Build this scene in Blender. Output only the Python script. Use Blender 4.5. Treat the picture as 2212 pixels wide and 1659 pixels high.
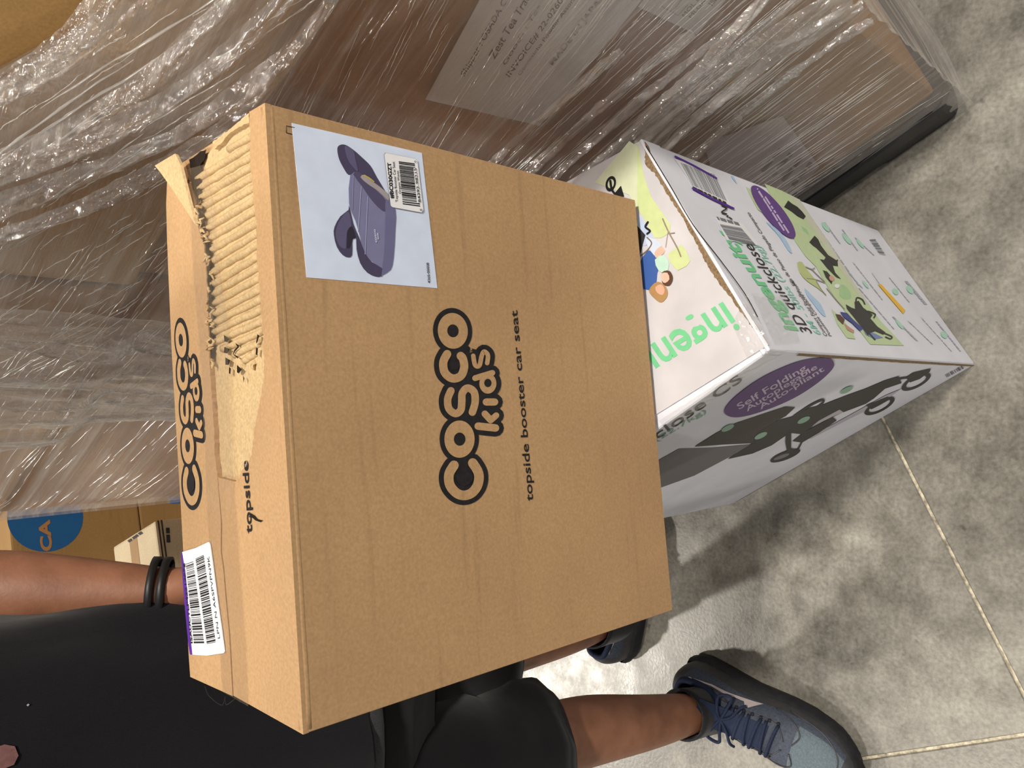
import bpy, bmesh, math, random
from mathutils import Vector, Matrix, noise
from mathutils.geometry import tessellate_polygon

# ------------------------------------------------------------------ camera, world, lights, exposure
for o in list(bpy.data.objects):
    bpy.data.objects.remove(o)
SC = bpy.context.scene
COL = SC.collection
IW, IH = 2212, 1659
FPX, PITCH, ROLL, CAMH = 1661.0, 0.7842, 0.0020, 1.30
CAM = Vector((0, 0, CAMH))
_s, _c = math.sin(PITCH), math.cos(PITCH)
FWD = Vector((0, _c, -_s))
_R, _U = Vector((0, -_s, -_c)), Vector((1, 0, 0))
RGT = _R * math.cos(ROLL) + _U * math.sin(ROLL)      # the phone was turned sideways: image right points at the ground
UPV = _U * math.cos(ROLL) - _R * math.sin(ROLL)
cd = bpy.data.cameras.new('camera'); cam = bpy.data.objects.new('camera', cd); COL.objects.link(cam)
cd.sensor_width = 36.0; cd.lens = FPX / IW * 36.0; cd.clip_start = 0.02
cam.matrix_world = Matrix(((RGT.x, UPV.x, -FWD.x, 0), (RGT.y, UPV.y, -FWD.y, 0), (RGT.z, UPV.z, -FWD.z, CAMH), (0, 0, 0, 1)))
SC.camera = cam

W = bpy.data.worlds.new('world'); SC.world = W; W.use_nodes = True
W.node_tree.nodes['Background'].inputs[0].default_value = (0.86, 0.93, 1.0, 1)
W.node_tree.nodes['Background'].inputs[1].default_value = 0.10

def area_light(name, loc, target, sx, sy, power, color=(1, 0.935, 0.83)):
    ld = bpy.data.lights.new(name, 'AREA'); ld.shape = 'RECTANGLE'; ld.size = sx; ld.size_y = sy
    ld.energy = power; ld.color = color
    o = bpy.data.objects.new(name, ld); COL.objects.link(o); o.location = loc
    d = Vector(target) - Vector(loc); o.rotation_euler = d.to_track_quat('-Z', 'Y').to_euler()
    return o
# high-bay luminaires of the warehouse, hanging about six metres up, all facing down; the far left ones added for film glints
for lx, ly, pw in ((-3.6, 6.1, 360), (1.9, -1.3, 255), (-4.2, 1.6, 110), (2.2, 6.2, 90), (0.6, -5.0, 110), (-6.5, 4.2, 110), (-6.0, -1.5, 45)):
    area_light('unseen_high_bay_lamp', (lx, ly, 6.0), (lx, ly, 0), 0.42, 0.42, pw)

SC.view_settings.view_transform = 'Standard'
SC.view_settings.look = 'None'
SC.view_settings.exposure = 0.68
SC.view_settings.gamma = 1.0
SC.view_settings.use_curve_mapping = False

# ------------------------------------------------------------------ helpers: pixels, faces, meshes
def pray(px):
    return FWD + RGT * ((px[0] - IW / 2) / FPX) - UPV * ((px[1] - IH / 2) / FPX)
def hit(px, P0, n):
    d = pray(px); return CAM + d * ((P0 - CAM).dot(n) / d.dot(n))
class Face:
    """a flat side of a box; at(px, h) is the point of that side seen at a pixel, lifted by h"""
    def __init__(s, P0, n):
        s.P0 = Vector(P0); s.n = Vector(n).normalized()
        if s.n.dot(CAM - s.P0) < 0: s.n = -s.n
    @classmethod
    def thru(c, a, b, d):
        a, b, d = Vector(a), Vector(b), Vector(d); return c(a, (b - a).cross(d - a))
    def at(s, px, h=0.0):
        return hit(px, s.P0, s.n) + s.n * h

def lin(r, g, b):
    f = lambda v: (v / 255 / 12.92) if v / 255 <= 0.04045 else ((v / 255 + 0.055) / 1.055) ** 2.4
    return (f(r), f(g), f(b), 1)

def link(o, parent=None):
    COL.objects.link(o)
    if parent is not None:
        o.parent = parent; o.matrix_parent_inverse = Matrix.Translation(parent['_o']).inverted() if '_o' in parent else Matrix.Identity(4)
    return o
def mesh(name, verts, faces, mat, parent=None, smooth=False, mats=None, idx=None):
    me = bpy.data.meshes.new(name); me.from_pydata([tuple(v) for v in verts], [], faces); me.update()
    for m in (mats or [mat]): me.materials.append(m)
    if idx: me.polygons.foreach_set('material_index', idx)
    if smooth: me.polygons.foreach_set('use_smooth', [True] * len(me.polygons))
    return link(bpy.data.objects.new(name, me), parent)
def frombm(name, bm, mat, parent=None, smooth=False):
    me = bpy.data.meshes.new(name); bm.to_mesh(me); bm.free(); me.materials.append(mat)
    if smooth: me.polygons.foreach_set('use_smooth', [True] * len(me.polygons))
    return link(bpy.data.objects.new(name, me), parent)
def thing(name, label, cat, loc, group=None):
    o = bpy.data.objects.new(name, None); COL.objects.link(o); o.location = loc; o.empty_display_size = 0.05
    o['_o'] = tuple(loc); tag(o, label, cat, group); return o
def tag(o, label, cat, group=None):
    o['label'] = label; o['category'] = cat
    if group: o['group'] = group
    return o
def hexbm(C, bevel=0.0, seg=2):
    """C: 8 corners, bottom ring 0-3 then top ring 4-7"""
    bm = bmesh.new(); v = [bm.verts.new(tuple(p)) for p in C]
    for f in ((3, 2, 1, 0), (4, 5, 6, 7), (0, 1, 5, 4), (1, 2, 6, 5), (2, 3, 7, 6), (3, 0, 4, 7)):
        bm.faces.new([v[i] for i in f])
    bmesh.ops.recalc_face_normals(bm, faces=bm.faces)
    if bevel: bmesh.ops.bevel(bm, geom=list(bm.edges), offset=bevel, segments=seg, profile=0.6, affect='EDGES')
    return bm
def boxc(x0, x1, y0, y1, z0, z1):
    return [Vector(p) for p in ((x0, y0, z0), (x1, y0, z0), (x1, y1, z0), (x0, y1, z0), (x0, y0, z1), (x1, y0, z1), (x1, y1, z1), (x0, y1, z1))]
def tube(path, rad, n=8, caps=True):
    """swept tube; rad is a number or list; returns verts, faces"""
    P = [Vector(p) for p in path]; V = []; F = []; up = None
    for i, p in enumerate(P):
        t = (P[min(i + 1, len(P) - 1)] - P[max(i - 1, 0)]).normalized()
        if up is None: up = t.orthogonal().normalized()
        up = (up - t * up.dot(t)).normalized(); b = t.cross(up)
        r = rad[i] if hasattr(rad, '__len__') else rad
        for k in range(n):
            a = 2 * math.pi * k / n; V.append(p + up * math.cos(a) * r + b * math.sin(a) * r)
    for i in range(len(P) - 1):
        for k in range(n):
            F.append((i * n + k, i * n + (k + 1) % n, (i + 1) * n + (k + 1) % n, (i + 1) * n + k))
    if caps: F += [tuple(range(n - 1, -1, -1)), tuple(range((len(P) - 1) * n, len(P) * n))]
    return V, F
def loft(rings):
    n = len(rings[0]); V = [v for r in rings for v in r]; F = []
    for i in range(len(rings) - 1):
        for k in range(n):
            F.append((i * n + k, i * n + (k + 1) % n, (i + 1) * n + (k + 1) % n, (i + 1) * n + k))
    return V, F
def smooth_path(pts, n=8, closed=False):
    """Catmull-Rom through 2D/3D points"""
    P = [Vector(tuple(p) + (0,) * (3 - len(p))) for p in pts]; out = []
    m = len(P); segs = m if closed else m - 1
    g = (lambda i: P[i % m]) if closed else (lambda i: P[max(0, min(m - 1, i))])
    for i in range(segs):
        a, b, c, d = g(i - 1), g(i), g(i + 1), g(i + 2)
        for k in range(n):
            t = k / n
            out.append(0.5 * ((2 * b) + (c - a) * t + (2 * a - 5 * b + 4 * c - d) * t * t + (3 * b - a - 3 * c + d) * t ** 3))
    if not closed: out.append(P[-1])
    return out

# ------------------------------------------------------------------ materials
MATS = {}
def newmat(name):
    m = bpy.data.materials.new(name); m.use_nodes = True; nt = m.node_tree
    return m, nt, nt.nodes['Principled BSDF']
def N(nt, kind, **kw):
    n = nt.nodes.new(kind)
    for k, v in kw.items():
        if k.startswith('i_'):
            key = k[2:]; key = int(key) if key.isdigit() else key.replace('_', ' ')
            n.inputs[key].default_value = v
        else: setattr(n, k, v)
    return n
def plain(name, col, rough=0.6, spec=0.3, var=0.0, scale=40.0, bump=0.0, sheen=0.0, metal=0.0):
    if name in MATS: return MATS[name]
    m, nt, b = newmat(name); L = nt.links
    b.inputs['Base Color'].default_value = col; b.inputs['Roughness'].default_value = rough
    b.inputs['Specular IOR Level'].default_value = spec; b.inputs['Metallic'].default_value = metal
    if sheen: b.inputs['Sheen Weight'].default_value = sheen
    tc = N(nt, 'ShaderNodeTexCoord'); nz = N(nt, 'ShaderNodeTexNoise', i_Scale=scale, i_Detail=4.0)
    L.new(tc.outputs['Object'], nz.inputs['Vector'])
    mx = N(nt, 'ShaderNodeMix', data_type='RGBA', blend_type='MULTIPLY'); mx.inputs[0].default_value = 1.0
    rp = N(nt, 'ShaderNodeMapRange', i_1=0.3, i_2=0.7, i_3=1 - var, i_4=1 + var)
    L.new(nz.outputs[0], rp.inputs[0]); mx.inputs[6].default_value = col; L.new(rp.outputs[0], mx.inputs[7]); L.new(mx.outputs[2], b.inputs['Base Color'])
    if bump:
        bp = N(nt, 'ShaderNodeBump', i_Strength=bump, i_Distance=0.002); L.new(nz.outputs[0], bp.inputs['Height']); L.new(bp.outputs[0], b.inputs['Normal'])
    MATS[name] = m; return m
def kraft(name, col, fib=0.10, streak=0.06, streak_axis='Z'):
    """brown corrugated board: fibre speckle, faint flute streaks, slow mottling"""
    if name in MATS: return MATS[name]
    m, nt, b = newmat(name); L = nt.links
    b.inputs['Roughness'].default_value = 0.72; b.inputs['Specular IOR Level'].default_value = 0.22
    tc = N(nt, 'ShaderNodeTexCoord')
    n1 = N(nt, 'ShaderNodeTexNoise', i_Scale=430.0, i_Detail=3.0); n2 = N(nt, 'ShaderNodeTexNoise', i_Scale=7.0, i_Detail=3.0)
    mp = N(nt, 'ShaderNodeMapping'); mp.inputs['Scale'].default_value = (6, 6, 130) if streak_axis == 'Z' else (130, 6, 6)
    n3 = N(nt, 'ShaderNodeTexNoise', i_Scale=1.0, i_Detail=2.0)
    for n in (n1, n2): L.new(tc.outputs['Object'], n.inputs['Vector'])
    L.new(tc.outputs['Object'], mp.inputs[0]); L.new(mp.outputs[0], n3.inputs['Vector'])
    r1 = N(nt, 'ShaderNodeMapRange', i_1=0.3, i_2=0.7, i_3=1 - fib, i_4=1 + fib); L.new(n1.outputs[0], r1.inputs[0])
    r2 = N(nt, 'ShaderNodeMapRange', i_1=0.3, i_2=0.7, i_3=0.92, i_4=1.06); L.new(n2.outputs[0], r2.inputs[0])
    r3 = N(nt, 'ShaderNodeMapRange', i_1=0.58, i_2=0.72, i_3=1.0, i_4=1 - streak * 2); L.new(n3.outputs[0], r3.inputs[0])
    m1 = N(nt, 'ShaderNodeMath', operation='MULTIPLY'); m2 = N(nt, 'ShaderNodeMath', operation='MULTIPLY')
    L.new(r1.outputs[0], m1.inputs[0]); L.new(r2.outputs[0], m1.inputs[1]); L.new(m1.outputs[0], m2.inputs[0]); L.new(r3.outputs[0], m2.inputs[1])
    mx = N(nt, 'ShaderNodeMix', data_type='RGBA', blend_type='MULTIPLY'); mx.inputs[0].default_value = 1.0; mx.inputs[6].default_value = col
    L.new(m2.outputs[0], mx.inputs[7]); L.new(mx.outputs[2], b.inputs['Base Color'])
    bp = N(nt, 'ShaderNodeBump', i_Strength=0.12, i_Distance=0.0006); L.new(n1.outputs[0], bp.inputs['Height']); L.new(bp.outputs[0], b.inputs['Normal'])
    MATS[name] = m; return m
def film(name, veil_lo, veil_hi, rough=0.16, axis_scale=(1, 4, 90), rot=(0, 0, 0), crinkle=0.0, tint=(0.78, 0.73, 0.69, 1), gloss=0.45, bumpd=0.004):
    """clear plastic film: mostly see-through, milky along its stretch lines, glossy"""
    m, nt, b = newmat(name); L = nt.links; nt.nodes.remove(b); out = nt.nodes['Material Output']
    tc = N(nt, 'ShaderNodeTexCoord'); mp = N(nt, 'ShaderNodeMapping'); mp.inputs['Scale'].default_value = axis_scale; mp.inputs['Rotation'].default_value = rot
    L.new(tc.outputs['Object'], mp.inputs[0])
    n1 = N(nt, 'ShaderNodeTexNoise', i_Scale=1.0, i_Detail=6.0, i_Roughness=0.68, i_Distortion=0.35); L.new(mp.outputs[0], n1.inputs['Vector'])
    n2 = N(nt, 'ShaderNodeTexNoise', i_Scale=5.0, i_Detail=3.0); L.new(tc.outputs['Object'], n2.inputs['Vector'])
    r1 = N(nt, 'ShaderNodeMapRange', i_1=0.36, i_2=0.72, i_3=0.0, i_4=1.0); L.new(n1.outputs[0], r1.inputs[0])
    pw = N(nt, 'ShaderNodeMath', operation='POWER', i_1=2.0); L.new(r1.outputs[0], pw.inputs[0])
    r2 = N(nt, 'ShaderNodeMapRange', i_1=0.3, i_2=0.7, i_3=0.55, i_4=1.35); L.new(n2.outputs[0], r2.inputs[0])
    mm = N(nt, 'ShaderNodeMath', operation='MULTIPLY'); L.new(pw.outputs[0], mm.inputs[0]); L.new(r2.outputs[0], mm.inputs[1])
    veil = N(nt, 'ShaderNodeMapRange', i_1=0.0, i_2=1.0, i_3=veil_lo, i_4=veil_hi); L.new(mm.outputs[0], veil.inputs[0])
    bp = N(nt, 'ShaderNodeBump', i_Strength=1.0, i_Distance=bumpd); L.new(n1.outputs[0], bp.inputs['Height'])
    nrm = bp.outputs[0]
    if crinkle:
        vo = N(nt, 'ShaderNodeTexNoise', i_Scale=42.0, i_Detail=3.0, i_Distortion=1.4); L.new(tc.outputs['Object'], vo.inputs['Vector'])
        b2 = N(nt, 'ShaderNodeBump', i_Strength=crinkle, i_Distance=0.006); L.new(vo.outputs[0], b2.inputs['Height']); L.new(nrm, b2.inputs['Normal']); nrm = b2.outputs[0]
    df = N(nt, 'ShaderNodeBsdfDiffuse'); df.inputs[0].default_value = tint
    tl = N(nt, 'ShaderNodeBsdfTranslucent'); tl.inputs[0].default_value = tint
    gl = N(nt, 'ShaderNodeBsdfGlossy', i_Roughness=rough); gl.inputs[0].default_value = (1, 1, 1, 1)
    L.new(nrm, gl.inputs['Normal'])
    dm = N(nt, 'ShaderNodeMixShader'); dm.inputs[0].default_value = 0.3; L.new(df.outputs[0], dm.inputs[1]); L.new(tl.outputs[0], dm.inputs[2])
    tr = N(nt, 'ShaderNodeBsdfTransparent')
    v = N(nt, 'ShaderNodeMixShader'); L.new(veil.outputs[0], v.inputs[0]); L.new(tr.outputs[0], v.inputs[1]); L.new(dm.outputs[0], v.inputs[2])
    lw = N(nt, 'ShaderNodeLayerWeight', i_Blend=0.25)
    fm = N(nt, 'ShaderNodeMapRange', i_1=0.0, i_2=1.0, i_3=gloss * 0.10, i_4=min(0.5, gloss * 0.35)); L.new(lw.outputs['Facing'], fm.inputs[0])
    g = N(nt, 'ShaderNodeMixShader'); L.new(fm.outputs[0], g.inputs[0]); L.new(v.outputs[0], g.inputs[1]); L.new(gl.outputs[0], g.inputs[2])
    L.new(g.outputs[0], out.inputs['Surface'])
    return m

M_KRAFT = kraft('kraft_board', (0.47, 0.290, 0.147, 1))
M_KRAFT_D = kraft('freight_carton_board', (0.38, 0.205, 0.085, 1), streak=0.04)
M_TORN = kraft('torn_paper', (0.56, 0.40, 0.215, 1), fib=0.16)
M_INK = plain('black_ink', (0.018, 0.017, 0.019, 1), 0.6, 0.2, 0.25, 300)
M_GAP_SHADE = plain('board_gap_shade', (0.02, 0.014, 0.010, 1), 0.9, 0.1)  # near-black for flat patches painted as shade inside gaps and holes
M_STICK = plain('label_paper', (0.68, 0.76, 0.95, 1), 0.45, 0.4, 0.05, 55)
M_WHITE = plain('white_label', (0.86, 0.86, 0.90, 1), 0.4, 0.4, 0.02, 60)
M_GREY = plain('grey_ink', (0.22, 0.23, 0.26, 1), 0.6)
def ink(r, g, b, var=0.04): return plain('ink_%02x%02x%02x' % (r, g, b), lin(r, g, b), 0.5, 0.3, var, 120)
M_TAPE = film('packing_tape', 0.05, 0.22, rough=0.12, axis_scale=(60, 60, 60), tint=(0.70, 0.56, 0.40, 1), gloss=0.7, bumpd=0.0012)

# ------------------------------------------------------------------ print helpers (flat ink lying on a face)
def bil(Q, s, t):
    """Q: baseline start, baseline end, top end, top start"""
    return tuple((1 - s) * (1 - t) * Q[0][k] + s * (1 - t) * Q[1][k] + s * t * Q[2][k] + (1 - s) * t * Q[3][k] for k in (0, 1))
class Ink:
    """collects flat shapes given in picture coordinates and lays them on a face"""
    def __init__(s, face, tf=lambda p: p, lift=0.0): s.f = face; s.tf = tf; s.lift = lift; s.V = []; s.F = []; s.mats = []; s.I = []
    def _m(s, m):
        if m not in s.mats: s.mats.append(m)
        return s.mats.index(m)
    def raw(s, verts, faces, m, h):
        b = len(s.V); s.n_ = getattr(s, 'n_', 0) + 1; s.V += [s.f.at(s.tf(v), h + s.lift + s.n_ * 5e-6) for v in verts]; s.F += [tuple(b + i for i in f) for f in faces]; s.I += [s._m(m)] * len(faces)
    def poly(s, pts, m, h=0.0004, sm=0):
        if sm: pts = [(p.x, p.y) for p in smooth_path(pts, sm, True)]
        s.raw(pts, [tuple(t) for t in tessellate_polygon([[Vector((p[0], p[1], 0)) for p in pts]])], m, h)
    def ell(s, cx, cy, a, b, ang, m, h=0.0004, n=28, inner=0.0):
        ca, sa = math.cos(ang), math.sin(ang); P = []
        for k in range(n):
            t = 2 * math.pi * k / n; x, y = a * math.cos(t), b * math.sin(t); P.append((cx + x * ca - y * sa, cy + x * sa + y * ca))
        if not inner: s.raw(P, [tuple(range(n))], m, h)
        else:
            Q = [(cx + (p[0] - cx) * inner, cy + (p[1] - cy) * inner) for p in P]
            s.raw(P + Q, [(k, (k + 1) % n, n + (k + 1) % n, n + k) for k in range(n)], m, h)
    def stroke(s, pts, w, m, h=0.0004, sm=6, cap=True):
        P = smooth_path(pts, sm) if len(pts) > 2 else [Vector((p[0], p[1], 0)) for p in pts]
        V = []
        for i, p in enumerate(P):
            t = P[min(i + 1, len(P) - 1)] - P[max(i - 1, 0)]; n = Vector((-t.y, t.x, 0)).normalized() * w / 2
            V += [(p.x + n.x, p.y + n.y), (p.x - n.x, p.y - n.y)]
        s.raw(V, [(2 * i, 2 * i + 1, 2 * i + 3, 2 * i + 2) for i in range(len(P) - 1)], m, h)
        if cap:
            for p in (P[0], P[-1]): s.ell(p.x, p.y, w / 2, w / 2, 0, m, h, 12)
    def text(s, txt, Q, m, h=0.0005, bold=0.0, spacing=1.0):
        cu = bpy.data.curves.new('tmp', 'FONT'); cu.body = txt; cu.offset = bold; cu.space_character = spacing; cu.resolution_u = 3
        ob = bpy.data.objects.new('tmp', cu); me = ob.to_mesh()
        vs = [v.co.copy() for v in me.vertices]; fs = [tuple(p.vertices) for p in me.polygons]; ob.to_mesh_clear()
        bpy.data.objects.remove(ob); bpy.data.curves.remove(cu)
        if not vs: return
        x0 = min(v.x for v in vs); x1 = max(v.x for v in vs)
        s.raw([bil(Q, (v.x - x0) / (x1 - x0), v.y / 0.72) for v in vs], fs, m, h)
    def bars(s, Q, n, seed, m, h=0.0005):
        r = random.Random(seed); x = 0.0; V = []; F = []
        ws = [(r.choice((1, 1, 2, 3)), r.choice((1, 1, 2))) for _ in range(n)]; tot = sum(a + b for a, b in ws)
        for a, g in ws:
            k = len(V); V += [bil(Q, x / tot, 0), bil(Q, (x + a) / tot, 0), bil(Q, (x + a) / tot, 1), bil(Q, x / tot, 1)]; F.append((k, k + 1, k + 2, k + 3)); x += a + g
        s.raw(V, F, m, h)
    def micro(s, Q, n, seed, m, h=0.0004):
        """a row of print too small to read: word-long dashes"""
        r = random.Random(seed); x = 0.0; V = []; F = []
        while x < 1:
            w = r.uniform(0.6, 2.2) / n; k = len(V); e = min(1, x + w)
            V += [bil(Q, x, 0), bil(Q, e, 0), bil(Q, e, 1), bil(Q, x, 1)]; F.append((k, k + 1, k + 2, k + 3)); x += w + 0.35 / n
        s.raw(V, F, m, h)
    def make(s, name, parent, label=None):
        o = mesh(name, s.V, s.F, None, parent, mats=s.mats, idx=s.I)
        if label: o['label'] = label
        s.V = []; s.F = []; s.I = []; s.mats = []
        return o
nz0 = lambda x: noise.noise(Vector((x, 1.7, 0.3)))
def zoom(x0, y0, sc): return lambda p: (x0 + p[0] / sc, y0 + p[1] / sc)
def slab_on(name, face, pts, h0, h1, mat, parent, sm=0, label=None):
    """a thin sheet of board lying on a face: outline in picture coordinates, between heights h0 and h1"""
    if sm: pts = [(p.x, p.y) for p in smooth_path(pts, sm, True)]
    n = len(pts); V = [face.at(p, h1) for p in pts] + [face.at(p, h0) for p in pts]
    F = [tuple(t) for t in tessellate_polygon([[Vector((p[0], p[1], 0)) for p in pts]])]
    F += [(i, (i + 1) % n, n + (i + 1) % n, n + i) for i in range(n)]
    o = mesh(name, V, F, mat, parent)
    if label: o['label'] = label
    return o
def jag(pts, amp, step, seed):
    """roughen a polyline the way paper tears"""
    r = random.Random(seed); out = []
    for a, b in zip(pts[:-1], pts[1:]):
        d = math.hypot(b[0] - a[0], b[1] - a[1]); n = max(1, int(d / step))
        for k in range(n):
            t = k / n; j = r.uniform(-amp, amp) if (k or out) else 0
            nx, ny = (-(b[1] - a[1]) / d, (b[0] - a[0]) / d) if d else (0, 0)
            out.append((a[0] + (b[0] - a[0]) * t + nx * j, a[1] + (b[1] - a[1]) * t + ny * j))
    return out + [pts[-1]]

# ------------------------------------------------------------------ the floor: concrete slabs with sand-filled joints
def concrete():
    m, nt, b = newmat('polished_concrete'); L = nt.links
    tc = N(nt, 'ShaderNodeTexCoord')
    big = N(nt, 'ShaderNodeTexNoise', i_Scale=2.6, i_Detail=5.0, i_Roughness=0.6); mid = N(nt, 'ShaderNodeTexNoise', i_Scale=17.0, i_Detail=6.0, i_Roughness=0.65)
    fine = N(nt, 'ShaderNodeTexNoise', i_Scale=160.0, i_Detail=4.0); spot = N(nt, 'ShaderNodeTexNoise', i_Scale=58.0, i_Detail=2.0)
    for n in (big, mid, fine, spot): L.new(tc.outputs['Object'], n.inputs['Vector'])
    cr = N(nt, 'ShaderNodeValToRGB'); e = cr.color_ramp.elements
    e[0].position = 0.34; e[0].color = (0.075, 0.068, 0.056, 1); e[1].position = 0.66; e[1].color = (0.315, 0.295, 0.255, 1)
    ad = N(nt, 'ShaderNodeMath', operation='MULTIPLY_ADD', i_1=0.45); L.new(mid.outputs[0], ad.inputs[0])
    sc = N(nt, 'ShaderNodeMath', operation='MULTIPLY', i_1=0.55); L.new(big.outputs[0], sc.inputs[0]); L.new(sc.outputs[0], ad.inputs[2])
    L.new(ad.outputs[0], cr.inputs[0])
    f2 = N(nt, 'ShaderNodeMapRange', i_1=0.3, i_2=0.7, i_3=0.78, i_4=1.2); L.new(fine.outputs[0], f2.inputs[0])
    s2 = N(nt, 'ShaderNodeMapRange', i_1=0.66, i_2=0.78, i_3=1.0, i_4=0.6); L.new(spot.outputs[0], s2.inputs[0])
    mu = N(nt, 'ShaderNodeMath', operation='MULTIPLY'); L.new(f2.outputs[0], mu.inputs[0]); L.new(s2.outputs[0], mu.inputs[1])
    mx = N(nt, 'ShaderNodeMix', data_type='RGBA', blend_type='MULTIPLY'); mx.inputs[0].default_value = 1.0
    L.new(cr.outputs[0], mx.inputs[6]); L.new(mu.outputs[0], mx.inputs[7]); L.new(mx.outputs[2], b.inputs['Base Color'])
    rr = N(nt, 'ShaderNodeMapRange', i_1=0.3, i_2=0.7, i_3=0.26, i_4=0.42); L.new(mid.outputs[0], rr.inputs[0]); L.new(rr.outputs[0], b.inputs['Roughness'])
    b.inputs['Specular IOR Level'].default_value = 0.5
    bp = N(nt, 'ShaderNodeBump', i_Strength=0.12, i_Distance=0.002); L.new(fine.outputs[0], bp.inputs['Height']); L.new(bp.outputs[0], b.inputs['Normal'])
    return m
M_CONC = concrete()
M_JOINT = plain('joint_sand', (0.46, 0.41, 0.31, 1), 0.95, 0.1, 0.55, 120, 0.9)
floor = mesh('floor', [(-9, -6, -0.06), (9, -6, -0.06), (9, 10, -0.06), (-9, 10, -0.06), (-9, -6, -0.0035), (9, -6, -0.0035), (9, 10, -0.0035), (-9, 10, -0.0035)],
             [(3, 2, 1, 0), (4, 5, 6, 7), (0, 1, 5, 4), (1, 2, 6, 5), (2, 3, 7, 6), (3, 0, 4, 7)], M_JOINT)
floor['kind'] = 'structure'; floor['label'] = 'grey mottled concrete warehouse floor with sandy joints'
J0 = Vector((-0.491, 0.239, 0)); JA = Vector((0.895, 0.446, 0)).normalized(); JB = Vector((-JA.y, JA.x, 0))
def slab(a0, a1, b0, b1):
    g = 0.0024; r = random.Random(a0 * 7 + b0); C = []
    for z in (-0.0034, 0.0):
        for a, b_ in ((a0 + g, b0 + g), (a1 - g, b0 + g), (a1 - g, b1 - g), (a0 + g, b1 - g)):
            p = J0 + JA * a + JB * b_; C.append(Vector((p.x, p.y, z)))
    return frombm('slab', hexbm(C, 0.0015, 1), M_CONC, floor)
for ia in range(-2, 2):
    for ib in range(-2, 3):
        slab(ia * 3.6, ia * 3.6 + 3.6, ib * 3.6, ib * 3.6 + 3.6)
M_WALL = plain('painted_wall', (0.30, 0.31, 0.32, 1), 0.8, 0.2, 0.05, 3)
for nm, c in (('wall_back', boxc(-9, 9, 9.6, 9.8, 0, 7)), ('wall_left', boxc(-9, -8.8, -6, 9.6, 0, 7)), ('wall_right', boxc(8.8, 9, -6, 9.6, 0, 7))):
    w = frombm(nm, hexbm(c), M_WALL); w['kind'] = 'structure'

# ------------------------------------------------------------------ the booster seat carton held in front of the person
A_, B_, C_, D_, E_, F_ = [Vector(p) for p in ((0.1941, 0.4975, 1.0458), (0.1976, 0.4907, 0.6246), (-0.2348, 0.4476, 0.6169), (-0.2313, 0.4555, 1.0392), (-0.2423, 0.6365, 1.0390), (0.1871, 0.6740, 1.0412))]
A_, B_, C_, D_, E_, F_ = [CAM + (p - CAM) * 0.945 for p in (A_, B_, C_, D_, E_, F_)]
FRONT = Face.thru(A_, C_, D_)
B_ = FRONT.at((1372, 432))
TOP = Face.thru(A_, D_, (E_ + F_) / 2)
E_ = TOP.at((412, 1462)); F_ = TOP.at((370, 357))
G_ = E_ + (C_ - D_); H_ = F_ + (B_ - A_)                       # rear bottom corners
DROP = 0.0040                                                  # board thickness of the top flaps
booster = thing('booster_seat_carton', 'large brown booster seat carton with torn taped top, held up in front', 'carton', tuple((C_ + H_) / 2))
dn = -TOP.n * DROP
frombm('carton_body', hexbm([C_, B_, H_, G_, D_ + dn, A_ + dn, F_ + dn, E_ + dn], 0.0005, 1), M_KRAFT, booster)
ed = (E_ - D_).normalized()
V, F = tube([A_ + (D_ - A_) * (0.004 + 0.992 * t / 30) - TOP.n * 0.0048 + ed * 0.0047 + TOP.n * 0.0003 * nz0(t * 0.5) for t in range(31)], 0.0050, 16)
mesh('folded_edge', V, F, M_KRAFT, booster, smooth=True)
# the tear: left edge of what is left of the outer ply, and the seam between the two flaps
z1, z2, z3 = zoom(340, 200, 3.606), zoom(340, 640, 3.073), zoom(340, 1140, 3.456)
tear_r = [z1(p) for p in ((715, 150), (720, 300), (725, 560), (745, 780), (770, 1000), (775, 1250), (795, 1500))] + [z2(p) for p in ((690, 150), (705, 300), (705, 560), (670, 760), (640, 900), (625, 1050), (600, 1110), (545, 1180), (520, 1230))]
seam_up = [z1(p) for p in ((250, 600), (300, 830), (330, 1000), (370, 1200), (390, 1500))] + [z2(p) for p in ((342, 150), (350, 450), (360, 600), (380, 900), (385, 1050), (402, 1200))]
seam_dn = [z2((402, 1200)), z2((430, 1500))] + [z3(p) for p in ((482, 180), (500, 300), (522, 560), (545, 800), (570, 1255))]
front_strip = [(572, 222)] + jag(tear_r, 1.6, 6, 3) + jag([tear_r[-1], seam_dn[0]], 1.5, 6, 4)[1:] + seam_dn[1:] + [(655, 1587)]
slab_on('front_flap', TOP, front_strip, -DROP, 0.0, M_KRAFT, booster)
back_out = [(368, 366), (362, 392), (360, 440), (362, 520), (366, 620), (372, 760), (380, 900), (392, 1100), (400, 1250), (409, 1420), (412, 1462)]
back_in = jag([z1((120, 650)), z1((190, 790)), z1((240, 930)), z1((318, 1040))] + seam_up[3:], 0.8, 8, 5) + [(p[0] - 1.6, p[1]) for p in seam_dn[1:]]
slab_on('back_flap', TOP, back_in + back_out[::-1], -DROP, 0.0004, M_KRAFT, booster)
# corner of the back flap, torn up and folded over: pale underside
cp = [z1(p) for p in ((100, 590), (220, 490), (245, 560), (275, 760), (318, 1035), (240, 900), (170, 740), (118, 632))]
mesh('torn_flap_corner', [TOP.at(p, h) for p, h in zip(cp, (0.012, 0.008, 0.007, 0.005, 0.002, 0.003, 0.007, 0.010))] + [TOP.at((p[0] + 1.5, p[1] + 2), h - 0.002) for p, h in zip(cp, (0.012, 0.008, 0.007, 0.005, 0.002, 0.003, 0.007, 0.010))],
     [tuple(range(8)), tuple(range(15, 7, -1))] + [(i, (i + 1) % 8, 8 + (i + 1) % 8, 8 + i) for i in range(8)], M_TORN, booster)
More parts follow.
